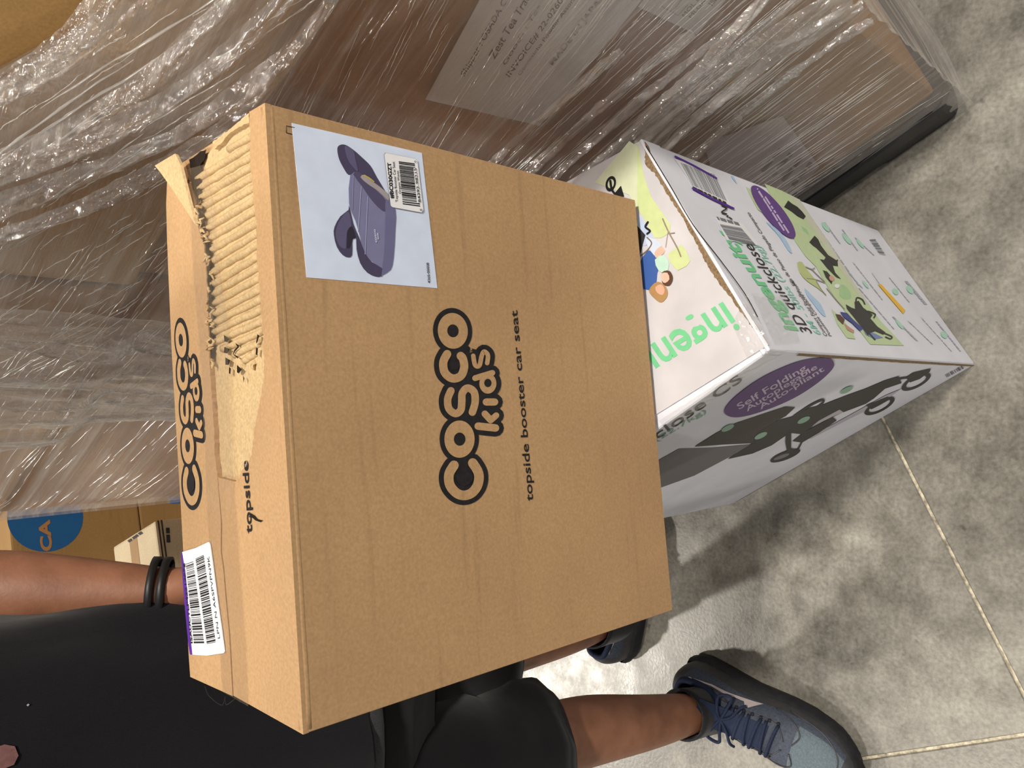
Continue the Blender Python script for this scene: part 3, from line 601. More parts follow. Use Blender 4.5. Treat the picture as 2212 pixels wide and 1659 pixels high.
# print on the left side
k = Ink(SLF, q8)
gs = ink(108, 106, 108)
k.poly([(120, 860), (290, 765), (520, 760), (810, 735), (700, 800), (570, 870), (400, 960), (120, 1060)], gs, h1)
k.poly([(400, 750), (560, 650), (700, 580), (850, 530), (1060, 460), (1130, 465), (1060, 530), (980, 570), (850, 680), (820, 725), (600, 735)], ink(62, 60, 56), h1 + 0.0001)
k.poly([(820, 725), (860, 640), (1000, 560), (1120, 530), (1230, 470), (1320, 450), (1500, 380), (1640, 330), (1780, 270), (1880, 240), (1900, 290), (1780, 330), (1700, 400), (1640, 440), (1480, 500), (1260, 600), (1180, 660), (1090, 650), (960, 740), (820, 800), (640, 840), (700, 800)], CHAR, h1 + 0.0002)
k.stroke([(1120, 530), (1240, 450), (1330, 410), (1310, 450), (1180, 540)], 16, CHAR, h1 + 0.0002)
k.stroke([(1800, 285), (1900, 255), (1980, 250)], 14, CHAR, h1 + 0.0002); k.poly([(1930, 250), (1980, 215), (2110, 185), (2105, 205), (2030, 260), (1960, 285)], CHAR, h1 + 0.0002)
k.ell(2005, 280, 118, 42, -0.48, CHAR, h1 + 0.0002, 28, 0.68); k.ell(1740, 455, 122, 42, -0.48, CHAR, h1 + 0.0002, 28, 0.7); k.poly([(1640, 450), (1800, 385), (1810, 410), (1740, 450), (1680, 480)], CHAR, h1 + 0.0002)
k.poly([(1110, 710), (1200, 640), (1400, 535), (1430, 560), (1300, 650), (1180, 720)], CHAR, h1 + 0.0002)
k.poly([(1060, 660), (1100, 645), (1100, 760), (1160, 780), (1130, 800), (1070, 785), (1058, 720)], CHAR, h1 + 0.0003); k.stroke([(1140, 790), (1190, 690)], 12, CHAR, h1 + 0.0002)
k.ell(1058, 815, 116, 30, -0.36, CHAR, h1 + 0.0002); k.ell(1030, 822, 60, 12, -0.36, ink(130, 126, 128), h1 + 0.0003)
k.poly([(1450, 480), (1480, 500), (1400, 530), (1300, 580), (1250, 600), (1300, 560)], ink(190, 184, 190), h1 + 0.0003)
for (x, y_) in ((640, 612), (1190, 555), (880, 668), (1500, 338)): k.ell(x, y_, 50, 18, -0.45, ink(140, 176, 156), h1 + 0.0004, 16)
k.poly([(1180, 700), (1400, 590), (1780, 380), (1900, 330), (1760, 430), (1500, 560), (1250, 690)], ink(186, 182, 196), h1 + 0.0001)
k.make('printed_picture', stro, 'large printed picture of a dark stroller')
k = Ink(SLF, q8)
k.poly([(615, 500), (650, 430), (750, 340), (900, 240), (1100, 150), (1250, 112), (1370, 108), (1408, 140), (1395, 190), (1300, 280), (1150, 380), (980, 460), (800, 520), (680, 535)], ink(102, 74, 128), h1 + 0.0003, 4)
k.make('printed_badge', stro, 'purple oval badge'); PT = ink(206, 190, 214)
for tx, a, b, hh in (('Self Folding', (722, 478), (1214, 186), (-24, -38)), ('Autoplegable', (780, 492), (1290, 178), (-20, -32)), ('Auto-pliant', (878, 478), (1340, 194), (-20, -32))):
    k.text(tx, [a, b, (b[0] + hh[0], b[1] + hh[1]), (a[0] + hh[0], a[1] + hh[1])], PT, h1 + 0.0005, 0.012); k.make('printed_line', stro)
k.text('quickclose CS', [(-257, 966), (752, 270), (712, 222), (-297, 918)], CHAR, h1, 0.004); k.make('printed_line', stro); k.text('50lbs (22.7kg)', [(-150, 880), (490, 500), (470, 476), (-170, 856)], ink(130, 176, 150), h1, 0.0)
k.make('printed_line', stro); k.bars([(2230, 250), (2360, 180), (2345, 160), (2215, 230)], 9, 2, ink(110, 104, 120), h1)
k.make('printed_barcode', stro)
# crumpled clear tape over the near top corner
M_TAPEW = film('crumpled_tape', 0.03, 0.16, rough=0.12, axis_scale=(45, 45, 45), tint=(0.85, 0.84, 0.82, 1), gloss=0.8, bumpd=0.0004)
def tape_patch(face, Q, h, nx=14, ny=14, amp=0.0010, seed=0):
    V = []
    for j in range(ny + 1):
        for i in range(nx + 1):
            p = bil(Q, i / nx, j / ny); V.append(face.at(p, h + amp * (0.5 + noise.noise((i * 0.9, j * 0.9, seed)))))
    F = [(j * (nx + 1) + i, j * (nx + 1) + i + 1, (j + 1) * (nx + 1) + i + 1, (j + 1) * (nx + 1) + i) for j in range(ny) for i in range(nx)]
    return mesh('packing_tape', V, F, M_TAPEW, stro)
tape_patch(STOP, [(1585, 700), (1618, 636), (1668, 740), (1620, 780)], 0.003, seed=1)
tape_patch(SRT, [(1668, 746), (1618, 636), (1690, 640), (1724, 740)], 0.0018, seed=2)
tape_patch(SLF, [(1420, 905), (1666, 748), (1690, 760), (1440, 925)], 0.0016, 26, 5, 0.0012, seed=3)

# ------------------------------------------------------------------ the wrapped pallet of freight cartons
PA = Vector((0.4122, 0.3382, 0.0)); PANG = math.atan2(0.4615, 0.8871)
PM = Matrix.Translation(PA) @ Matrix.Rotation(PANG, 4, 'Z')          # local x: into the load, y: along its front, z: up
PI = PM.inverted()
PFACE = Face(PA, (-0.8871, -0.4615, 0))
M_PAL = plain('black_plastic', (0.012, 0.012, 0.014, 1), 0.42, 0.5, 0.2, 60)
def local(name, bm, mat, parent=None, smooth=False):
    me = bpy.data.meshes.new(name); bm.to_mesh(me); bm.free(); me.materials.append(mat)
    if smooth: me.polygons.foreach_set('use_smooth', [True] * len(me.polygons))
    o = bpy.data.objects.new(name, me); COL.objects.link(o)
    if parent is None: o.matrix_world = PM
    else: o.parent = parent
    return o
def rounded(x0, x1, y0, y1, z0, z1, r, bev=0.004):
    bm = hexbm(boxc(x0, x1, y0, y1, z0, z1))
    ve = [e for e in bm.edges if abs(e.verts[0].co.z - e.verts[1].co.z) > 1e-4]
    bmesh.ops.bevel(bm, geom=ve, offset=r, segments=5, profile=0.5, affect='EDGES')
    if bev: bmesh.ops.bevel(bm, geom=[e for e in bm.edges if abs(e.verts[0].co.z - e.verts[1].co.z) < 1e-5], offset=bev, segments=2, affect='EDGES')
    return bm
pal = bpy.data.objects.new('pallet', None); COL.objects.link(pal); pal.matrix_world = PM
tag(pal, 'low black plastic pallet under the wrapped load, resting on the floor', 'pallet')
local('deck', rounded(-0.008, 1.02, -0.008, 1.444, 0.040, 0.078, 0.035, 0.006), M_PAL, pal)
local('bottom_rim', rounded(-0.004, 1.016, -0.004, 1.440, 0.018, 0.041, 0.03, 0.004), M_PAL, pal)
for fx in (0.0, 0.44, 0.88):
    for fy in (0.0, 0.38, 0.62, 1.24):
        local('foot', rounded(fx, fx + 0.13, fy, fy + 0.14, 0.0, 0.02, 0.025, 0.003), M_PAL, pal)

M_LBL = plain('paper_label', (0.66, 0.62, 0.63, 1), 0.6, 0.2, 0.04, 30)
M_SEAMTAPE = plain('brown_carton_tape', (0.40, 0.24, 0.11, 1), 0.3, 0.5, 0.04, 40)
def carton(x0, x1, y0, y1, z0, z1, label, seed, mat=None):
    r = random.Random(seed); j = lambda: r.uniform(-0.003, 0.003)
    o = bpy.data.objects.new('freight_carton', None); COL.objects.link(o)
    o.matrix_world = PM @ Matrix.Translation((x0, y0, z0)); tag(o, label, 'carton', 'cartons stacked on the pallet')
    C = [c - Vector((x0, y0, z0)) for c in boxc(x0, x1, y0, y1, z0, z1)]
    C = [c + Vector((j(), j(), 0)) for c in C]
    bm = hexbm(C, 0.009, 3); me_ = local('carton_body', bm, mat or M_KRAFT_D, o, False)
    ym = (y1 - y0) / 2
    bmt = hexbm(boxc(0.004, (x1 - x0) - 0.004, ym - 0.026, ym + 0.026, (z1 - z0) - 0.0004, (z1 - z0) + 0.0006)); local('carton_tape', bmt, M_SEAMTAPE, o)
    return o
M_GOLD = kraft('golden_carton_board', (0.50, 0.30, 0.115, 1), streak=0.03); M_RED = kraft('reddish_carton_board', (0.33, 0.16, 0.075, 1), streak=0.03)
rows = [(0.082, 0.498, 'bottom'), (0.502, 0.985, 'middle'), (0.990, 1.42, 'top')]
lay = {'bottom': 'bottom layer of the wrapped pallet', 'middle': 'middle layer of the wrapped pallet', 'top': 'top layer of the wrapped pallet'}
CART = {}
for li, (za, zb, nm) in enumerate(rows):
    x_off = (0.014, 0.016, -0.006)[li]
    split = (0.68, 0.66, 0.655)[li]
    for ri, (xa, xb) in enumerate(((x_off, 0.505), (0.512, 1.0))):  # the rear row carries the far side of the load
        for si, (ya, yb) in enumerate(((0.008, split - 0.004), (split + 0.004, 1.430))):
            side = ('near', 'far')[si]; depth = ('front', 'rear')[ri]
            m = M_GOLD if (li, si) == (2, 0) else (M_RED if (li, si) in ((1, 0), (1, 1)) else M_KRAFT_D)
            CART[li, ri, si] = carton(xa, xb, ya, yb, za, zb, 'brown freight carton at the %s %s end, %s' % (depth, side, lay[nm]), li * 10 + ri * 4 + si, m)
def put(o, root):
    o.parent = root; o.matrix_parent_inverse = root_inv(root); return o
def root_inv(root): return root.matrix_basis.inverted()
LF = Face(PM @ Vector((0.012, 0, 0)), (-0.8871, -0.4615, 0))
l1 = slab_on('shipping_label', LF, [(919, 214), (1166, 271), (1450, -80), (1085, -90)], 0.0, 0.0006, M_LBL, None, label='large white shipping label printed in black')
put(l1, CART[1, 0, 0])
k = Ink(LF, zoom(900, 0, 3.3515)); TI = ink(70, 62, 62)
def tl2(txt, a, b, hh, bold=0.0): k.text(txt, [a, b, (b[0] - hh * 0.66, b[1] - hh * 0.62), (a[0] - hh * 0.72, a[1] - hh * 0.5)], TI, 0.0009, bold)
tl2('Shipper : OSADA CO.', (345, 552), (690, -60), 46, 0.01); tl2('Zest Tea Trading', (560, 428), (880, -120), 62, 0.01); tl2('Goods : Tea', (640, 470), (900, 40), 34)
tl2('INVOICE# 22-0260', (672, 556), (1060, 0), 44, 0.005); tl2('Genmaicha Powder Assorted', (748, 545), (1180, -60), 30); tl2('MADE IN JAPAN', (985, 472), (1370, -40), 46, 0.008)
put(k.make('label_print', None), CART[1, 0, 0])
l2 = slab_on('routing_label', LF, [(1378, 14), (1505, 74), (1600, -40), (1470, -110)], 0.0, 0.0006, M_LBL, None, label='white routing label with black print'); put(l2, CART[1, 0, 0])
k = Ink(LF, zoom(900, 0, 3.3515))
tl2('MOL L', (1938, 122), (2050, -10), 34); tl2('MLGA4', (1985, 128), (2110, -20), 30)
k.stroke([(1770, 40), (1890, 108), (1960, 30)], 3, TI, 0.0009, sm=1, cap=False); k.stroke([(1850, 80), (1920, -10)], 3, TI, 0.0009, sm=1); k.bars([(2140, 38), (2200, -40), (2170, -60), (2108, 20)], 6, 1, TI, 0.0009)
put(k.make('label_print', None), CART[1, 0, 0])
l3 = slab_on('pink_label', LF, [(1520, 310), (1690, 250), (1770, 360), (1712, 420), (1560, 440)], 0.0, 0.0006, plain('pinkish_label', (0.60, 0.50, 0.52, 1), 0.6), None, label='pale pinkish paper label'); put(l3, CART[0, 0, 0])
k = Ink(LF)
for i in range(4): k.micro([(1650 + i * 22, 372 + i * 10), (1690 + i * 22, 322 + i * 10), (1682 + i * 22, 318 + i * 10), (1642 + i * 22, 368 + i * 10)], 4, i, ink(120, 106, 96), 0.0009)
put(k.make('label_print', None), CART[0, 0, 0])

# stretch film: sheets in pallet coordinates
wrap = bpy.data.objects.new('stretch_wrap', None); COL.objects.link(wrap); wrap.matrix_world = PM
tag(wrap, 'crinkled clear stretch film wound around the pallet of cartons', 'plastic film')
M_FILM = film('stretch_film', 0.19, 0.80, rough=0.13, axis_scale=(1, 1.1, 75), gloss=0.9, bumpd=0.0036)
M_FILM2 = film('stretch_film_slant', 0.24, 0.95, rough=0.11, axis_scale=(1, 1.6, 55), rot=(0.42, 0, 0), gloss=1.3, bumpd=0.003, crinkle=0.3)
M_ROPE = film('stretch_film_bunched', 0.09, 0.70, rough=0.08, axis_scale=(8, 70, 9), gloss=1.6, bumpd=0.004, crinkle=0.7)
M_ROPEH = film('stretch_film_gathered', 0.10, 0.85, rough=0.09, axis_scale=(8, 7, 85), gloss=2.0, bumpd=0.005, crinkle=0.7)
nz = lambda *a: noise.noise(Vector(a))
def sheet(name, fn, nu, nv, mat, label=None):
    V = [fn(i / nu, j / nv) for j in range(nv + 1) for i in range(nu + 1)]
    F = [(j * (nu + 1) + i, j * (nu + 1) + i + 1, (j + 1) * (nu + 1) + i + 1, (j + 1) * (nu + 1) + i) for j in range(nv) for i in range(nu)]
    me = bpy.data.meshes.new(name); me.from_pydata(V, [], F); me.update(); me.materials.append(mat)
    me.polygons.foreach_set('use_smooth', [True] * len(me.polygons))
    o = bpy.data.objects.new(name, me); COL.objects.link(o); o.parent = wrap
    if label: o['label'] = label
    return o
def sstep(a, b, x):
    t = max(0, min(1, (x - a) / (b - a))); return t * t * (3 - 2 * t)
def bulge(z):   # how far the film stands out in front of the boards
    return 0.004 + 0.026 * sstep(0.965, 1.01, z) - 0.004 * sstep(0.12, 0.08, z) + 0.008 * sstep(0.45, 0.52, z) * (1 - sstep(0.52, 0.62, z))
def f_front(u, v):
    y = -0.016 + u * 1.450; zt = min(1.40, max(1.05, 1.172 + (y - 0.352) * 0.72)); z = 0.03 + v * (zt - 0.03)
    zz = z + 0.10 * (y - 0.6) * sstep(0.6, 1.0, z)
    d = bulge(z) + 0.0016 * nz(y * 1.6, zz * 40, 1.0) + 0.0009 * nz(y * 3, zz * 95, 2.0) + 0.004 * nz(y * 3, z * 5, 3.0)
    d = d * (1 - sstep(1.22, 1.40, y)) - (0.010 if z < 0.985 else -0.010) * sstep(1.34, 1.43, y)
    return (-d, y, z)
sheet('front_film', f_front, 150, 230, M_FILM)
def f_side(u, v):
    x = -0.012 + u * 1.03; z = 0.03 + v * 1.05; fl = 0.010 * sstep(0.30, 0.06, z)
    return (x, -0.016 - fl * sstep(0, 0.1, u) - 0.004 * nz(x * 4, z * 46, 7.0) - 0.002 * nz(x * 9, z * 110, 8.0), z)
sheet('side_film', f_side, 70, 150, M_FILM)
def f_far(u, v):
    x = 0.006 + u * 1.01; z = 0.03 + v * 1.33
    return (x, 1.439 + 0.004 * nz(x * 3, z * 6, 9.0), z)
sheet('side_film', f_far, 30, 40, M_FILM)
# slanting second turn of film over the top layer, ragged lower hem
hem = [(-0.02, 0.975), (0.245, 0.985), (0.32, 1.01), (0.39, 1.053), (0.49, 1.14), (0.62, 1.22), (0.8, 1.30)]
def hemz(y):
    for (a, za), (b, zb) in zip(hem[:-1], hem[1:]):
        if a <= y <= b: return za + (zb - za) * (y - a) / (b - a)
    return hem[-1][1]
def f_slant(u, v):
    y = -0.018 + u * 0.80; za = hemz(y) + 0.006 * nz(y * 20, 0, 0); zt = min(1.40, max(1.06, 1.176 + (y - 0.352) * 0.72)); z = za + v * max(0.03, zt - za)
    q = z - 0.5 * y
    return (-bulge(z) - 0.006 - 0.0022 * nz(y * 3, q * 40, 4.0) - 0.005 * nz(y * 3, q * 12, 5.0) - 0.0012 * nz(y * 22, q * 60, 6.0), y, z)
sheet('upper_film', f_slant, 170, 90, M_FILM2, 'bright wrinkled second turn of film')
# loose curtain of film hanging down the far half
def f_curtain(u, v):
    z = 1.36 - v * 0.53; ya = 0.64 + 0.04 * v + 0.01 * nz(v * 6, 1, 0); yb = 1.02 - 0.10 * v + 0.01 * nz(v * 7, 2, 0); y = ya + u * (yb - ya)
    q = y + 0.22 * (z - 1.0) * (1 if u > 0.5 else -0.6)
    return (-0.036 - 0.008 * nz(q * 26, z * 2.5, 1.5) - 0.005 * nz(q * 70, z * 5, 2.5) - 0.003 * nz(q * 60, z * 50, 3.5), y, z)
sheet('hanging_film', f_curtain, 110, 110, M_ROPE, 'loose crumpled film hanging down')
# gathered ropes of film
def rope(pts, wd, mat, seed, nu=70, nv=14, out=0.016):
    P = smooth_path([(p[0], p[1]) for p in pts], 10)
    def fn(u, v):
        t = u * (len(P) - 1); i = min(int(t), len(P) - 2); p = P[i].lerp(P[i + 1], t - i); d = (P[i + 1] - P[i]).normalized(); n = Vector((-d.y, d.x, 0))
        w = wd * (0.75 + 0.5 * nz(u * 5, seed, 0)); q = p + n * (v - 0.5) * w
        return (-out - bulge(q.y) - 0.007 * math.sin(math.pi * v) - 0.005 * nz(v * 5 + seed, u * 6, 0.4) - 0.003 * nz(v * 9, u * 42, seed), q.x, q.y)
    return sheet('film_fold', fn, nu, nv, mat)
rope([(-0.016, 0.505), (0.07, 0.545), (0.16, 0.555), (0.26, 0.545), (0.42, 0.52), (0.7, 0.50)], 0.045, M_ROPEH, 1.3)
rope([(-0.016, 0.47), (0.08, 0.515), (0.2, 0.522), (0.33, 0.512), (0.5, 0.50)], 0.028, M_ROPEH, 4.7)
rope([(0.02, 0.60), (0.12, 0.585), (0.25, 0.585), (0.4, 0.57)], 0.02, M_ROPEH, 6.7)
rope([(0.72, 1.36), (0.765, 1.10), (0.80, 0.90), (0.82, 0.82)], 0.035, M_ROPE, 2.2, out=0.03)
rope([(0.90, 1.36), (0.93, 1.08), (0.92, 0.86), (0.93, 0.80)], 0.04, M_ROPE, 3.1, out=0.03)
rope([(0.655, 1.36), (0.665, 1.10), (0.72, 0.93), (0.80, 0.82)], 0.03, M_ROPE, 5.2, out=0.03)


for q, (dy, dz, wd_) in enumerate(((0, 0.012, 0.03), (0.0, 0.05, 0.022), (0.02, 0.085, 0.035), (-0.03, 0.115, 0.02), (0.06, 0.02, 0.02), (0.0, 0.14, 0.03))):
    rope([(-0.016 + dy * 0.2, 0.97 + dz * 0.5), (0.12 + dy, 0.972 + dz * 0.8), (0.245 + dy, 0.985 + dz), (0.32 + dy, 1.012 + dz), (0.40 + dy, 1.062 + dz), (0.50 + dy, 1.145 + dz), (0.62 + dy, 1.235 + dz)], wd_, M_ROPEH, 10.3 + q, 110, 10, 0.014)
for q, (z_, y0_, y1_) in enumerate(((0.565, 0.0, 0.5), (0.60, 0.05, 0.45), (0.64, 0.1, 0.5), (0.43, -0.01, 0.25), (0.70, 0.15, 0.55))):
    rope([(y0_, z_ - 0.02), ((y0_ * 2 + y1_) / 3, z_), ((y0_ + y1_ * 2) / 3, z_ + 0.004), (y1_, z_ - 0.006)], 0.014, M_ROPEH, 20.7 + q, 80, 6, 0.004)
for q, (ya, yb) in enumerate(((0.69, 0.74), (0.83, 0.85), (0.87, 0.885), (0.96, 0.93))):
    rope([(ya - 0.03, 1.37), (ya, 1.12), (yb, 0.93), (yb + 0.01, 0.83)], 0.02, M_ROPE, 30.1 + q, 70, 8, 0.028)
# sharp creases in the film: thin raised welts that follow the turns, whitened to paint in their glints
M_CREASE = film('film_crease', 0.40, 0.75, rough=0.14,  axis_scale=(20, 20, 20), tint=(0.95, 0.93, 0.9, 1), gloss=3.0, bumpd=0.0004)
def creases(n, yr, zr, ln, slope, seed, rad=0.0007, wob=0.002, extra=0.0):
    r = random.Random(seed); V = []; F = []
    for _ in range(n):
        y0, z0 = r.uniform(*yr), r.uniform(*zr); l = r.uniform(*ln); sl = slope + r.uniform(-0.05, 0.05); ph = r.uniform(0, 50); P = []; R = []
        for q in range(13):
            t = q / 12; y_ = y0 + l * t; z_ = z0 + sl * l * t + wob * nz(t * 5, ph, 0)
            if y_ > 1.38 or y_ < -0.015 or z_ > min(1.38, max(1.05, 1.172 + (y_ - 0.352) * 0.72)) - 0.01: continue
            d = -f_front((y_ + 0.016) / 1.450, max(0, min(1, (z_ - 0.03) / (min(1.40, max(1.05, 1.172 + (y_ - 0.352) * 0.72)) - 0.03))))[0]
            P.append((-d - 0.001 - extra, y_, z_)); R.append(rad * r.uniform(0.5, 1.4) * (math.sin(math.pi * min(max(t, 0.03), 0.97)) ** 0.5))
        if len(P) < 3: continue
        v, f = tube(P, R, 5, False); b = len(V); V += v; F += [tuple(b + i_ for i_ in g) for g in f]
    me = bpy.data.meshes.new('film_creases'); me.from_pydata([tuple(v) for v in V], [], F); me.update(); me.materials.append(M_CREASE)
    me.polygons.foreach_set('use_smooth', [True] * len(me.polygons)); o = bpy.data.objects.new('film_creases', me); COL.objects.link(o); o.parent = wrap; o['kind'] = 'stuff'
creases(150, (-0.01, 0.40), (0.10, 0.48), (0.008, 0.10), 0.10, 1, 0.00045, 0.001)
creases(14, (0.0, 0.14), (0.14, 0.60), (0.08, 0.26), 0.09, 12, 0.0009, 0.002)  # thicker welts added as long bright streak highlights
creases(16, (0.0, 0.40), (1.0, 1.2), (0.06, 0.2), 0.5, 14, 0.0010, 0.003, 0.014)
creases(22, (-0.01, 0.20), (0.12, 0.45), (0.12, 0.28), 0.10, 11, 0.0005)
creases(240, (0.0, 0.50), (0.49, 0.70), (0.006, 0.09), 0.06, 2, 0.00045, 0.001)
creases(240, (0.05, 0.6), (0.66, 0.97), (0.006, 0.07), -0.15, 3, 0.00035, 0.001)
creases(420, (0.0, 0.80), (0.98, 1.28), (0.006, 0.06), 0.5, 4, 0.0005, 0.002, 0.013)
creases(320, (0.50, 1.36), (0.72, 1.18), (0.008, 0.10), 0.12, 5, 0.00045, 0.0015)

# ------------------------------------------------------------------ the person standing behind the carton, facing the camera
def skin_mat():
    m, nt, b = newmat('skin'); L = nt.links
    tc = N(nt, 'ShaderNodeTexCoord'); n1 = N(nt, 'ShaderNodeTexNoise', i_Scale=26.0, i_Detail=5.0); L.new(tc.outputs['Object'], n1.inputs['Vector'])
    cr = N(nt, 'ShaderNodeValToRGB'); e = cr.color_ramp.elements
    e[0].position = 0.3; e[0].color = (0.21, 0.085, 0.045, 1); e[1].position = 0.7; e[1].color = (0.33, 0.145, 0.082, 1)
    L.new(n1.outputs[0], cr.inputs[0]); L.new(cr.outputs[0], b.inputs['Base Color'])
    b.inputs['Roughness'].default_value = 0.5; b.inputs['Subsurface Weight'].default_value = 0.06; b.inputs['Subsurface Radius'].default_value = (0.01, 0.004, 0.002)
    n2 = N(nt, 'ShaderNodeTexNoise', i_Scale=240.0, i_Detail=2.0); L.new(tc.outputs['Object'], n2.inputs['Vector'])
    bp = N(nt, 'ShaderNodeBump', i_Strength=0.25, i_Distance=0.001); L.new(n2.outputs[0], bp.inputs['Height']); L.new(bp.outputs[0], b.inputs['Normal'])
    return m
def cloth(name, col, scale=900.0, sheen=0.15):
    m, nt, b = newmat(name); L = nt.links
    tc = N(nt, 'ShaderNodeTexCoord'); n1 = N(nt, 'ShaderNodeTexNoise', i_Scale=scale, i_Detail=2.0); n2 = N(nt, 'ShaderNodeTexNoise', i_Scale=9.0, i_Detail=4.0)
    for n in (n1, n2): L.new(tc.outputs['Object'], n.inputs['Vector'])
    r = N(nt, 'ShaderNodeMapRange', i_1=0.3, i_2=0.7, i_3=0.75, i_4=1.3); L.new(n1.outputs[0], r.inputs[0])
    mx = N(nt, 'ShaderNodeMix', data_type='RGBA', blend_type='MULTIPLY'); mx.inputs[0].default_value = 1.0; mx.inputs[6].default_value = col
    L.new(r.outputs[0], mx.inputs[7]); L.new(mx.outputs[2], b.inputs['Base Color'])
    b.inputs['Roughness'].default_value = 0.85; b.inputs['Specular IOR Level'].default_value = 0.15; b.inputs['Sheen Weight'].default_value = sheen
    bp = N(nt, 'ShaderNodeBump', i_Strength=0.35, i_Distance=0.008); L.new(n2.outputs[0], bp.inputs['Height'])
    b2 = N(nt, 'ShaderNodeBump', i_Strength=0.2, i_Distance=0.0005); L.new(n1.outputs[0], b2.inputs['Height']); L.new(bp.outputs[0], b2.inputs['Normal']); L.new(b2.outputs[0], b.inputs['Normal'])
    return m
M_SKIN = skin_mat()
M_SHIRT = cloth('dark_tee', (0.0065, 0.0065, 0.0095, 1)); M_SHORTS = cloth('black_shorts', (0.0035, 0.0035, 0.0050, 1)); M_SOCK = cloth('black_sock', (0.012, 0.012, 0.014, 1), 500)
M_BAND = cloth('waistband', (0.035, 0.035, 0.04, 1), 600); M_HAIR = plain('dark_hair', (0.012, 0.009, 0.007, 1), 0.5, 0.3, 0.4, 200)
person = thing('person', 'person in dark tee, black shorts and blue-grey running shoes, holding the booster seat carton', 'person', (-0.50, 0.85, 0.0))

def skinned(name, verts, edges, radii, mat, parent, root=0, sub=2):
    me = bpy.data.meshes.new(name); me.from_pydata(verts, edges, []); me.update(); o = bpy.data.objects.new(name, me); COL.objects.link(o)
    md = o.modifiers.new('skin', 'SKIN'); md.use_smooth_shade = True
    sv_ = me.skin_vertices[0].data
    for i, r in enumerate(radii):
        sv_[i].radius = r if hasattr(r, '__len__') else (r, r); sv_[i].use_root = (i == root)
    ss = o.modifiers.new('sub', 'SUBSURF'); ss.levels = sub; ss.render_levels = sub
    dg = bpy.context.evaluated_depsgraph_get(); dg.update()
    me2 = bpy.data.meshes.new_from_object(o.evaluated_get(dg)); bpy.data.objects.remove(o)
    me2.materials.clear(); me2.materials.append(mat); me2.name = name
    me2.polygons.foreach_set('use_smooth', [True] * len(me2.polygons))
    return link(bpy.data.objects.new(name, me2), parent)
BV, BE, BR = [], [], []
def jn(p, r, par=None):
    BV.append(tuple(p)); BR.append(r); i = len(BV) - 1
    if par is not None: BE.append((par, i))
    return i
pel = jn((-0.43, 0.90, 0.93), (0.135, 0.10)); sp = jn((-0.405, 0.90, 1.10), (0.13, 0.095), pel); ch = jn((-0.405, 0.895, 1.30), (0.135, 0.095), sp); nk0 = jn((-0.405, 0.90, 1.45), 0.065, ch)
nk = jn((-0.405, 0.89, 1.53), 0.054, nk0); jaw = jn((-0.405, 0.865, 1.60), 0.062, nk); hd = jn((-0.405, 0.868, 1.67), (0.080, 0.092), jaw); cr_ = jn((-0.405, 0.88, 1.74), (0.070, 0.080), hd)
def arm(sh, el, wr, kn, fing, thumb):
    a = jn(sh, 0.058, ch); m1 = jn([(sh[k] + el[k]) / 2 for k in range(3)], 0.050, a); e = jn(el, 0.041, m1)
    f1 = jn([el[k] * 0.72 + wr[k] * 0.28 for k in range(3)], 0.043, e); f2 = jn([el[k] * 0.35 + wr[k] * 0.65 for k in range(3)], 0.034, f1)
    w = jn(wr, (0.029, 0.024), f2); p = jn([(wr[k] + kn[k]) / 2 for k in range(3)], (0.034, 0.016), w); kx = jn(kn, (0.036, 0.014), p)
    for F_ in fing:
        q = kx
        for i, pt in enumerate(F_): q = jn(pt, 0.0095 - 0.0011 * i, q)
    q = p
    for i, pt in enumerate(thumb): q = jn(pt, 0.011 - 0.001 * i, q)
# left arm: hand flat against the back of the carton
BKY = lambda x: 0.668 + (x + 0.10) * 0.09
fl = []
for i, dz in enumerate((0.028, 0.010, -0.009, -0.027)):
    L4 = (0.068, 0.078, 0.073, 0.057)[i]
    fl.append([(-0.155 + L4 * t, BKY(-0.155 + L4 * t) - 0.002 - 0.004 * t, 0.872 + dz - 0.02 * t) for t in (0.15, 0.55, 1.0)])
arm((-0.225, 0.905, 1.40), (-0.205, 0.955, 1.165), (-0.222, 0.840, 0.972), (-0.172, BKY(-0.172) + 0.010, 0.880), fl, [(-0.185, 0.70, 0.945), (-0.165, 0.685, 0.965), (-0.145, 0.676, 0.975)])
# right arm relaxed at the side
fr = []
for i, dy in enumerate((-0.024, -0.008, 0.009, 0.024)):
    L4 = (0.066, 0.076, 0.071, 0.055)[i]
    fr.append([(-0.700 + 0.02 * t * t, 0.835 + dy - 0.008 * t, 0.835 - L4 * t) for t in (0.15, 0.55, 1.0)])
arm((-0.585, 0.905, 1.40), (-0.665, 0.965, 1.15), (-0.690, 0.865, 0.925), (-0.700, 0.838, 0.845), fr, [(-0.680, 0.815, 0.875), (-0.672, 0.800, 0.850), (-0.668, 0.792, 0.830)])
# legs
rk, ra = Vector((-0.530, 0.775, 0.475)), Vector((-0.586, 0.735, 0.085))
lk, la = Vector((-0.425, 0.905, 0.485)), Vector((-0.475, 0.955, 0.085))
for hip, kn, an, toe in (((-0.52, 0.88, 0.86), rk, ra, Vector((-0.603, 0.63, 0.030))), ((-0.335, 0.92, 0.86), lk, la, Vector((-0.37, 0.94, 0.045)))):
    h_ = jn(hip, 0.088, pel); t_ = jn(Vector(hip).lerp(kn, 0.55), 0.074, h_); k_i = jn(kn, 0.056, t_)
    c1 = jn(kn.lerp(an, 0.28) + Vector((0, 0.014, 0)), 0.059, k_i); c2 = jn(kn.lerp(an, 0.62), 0.047, c1); a_i = jn(an, 0.034, c2); jn(toe, (0.012, 0.010), a_i)
body = skinned('body', BV, BE, BR, M_SKIN, person)
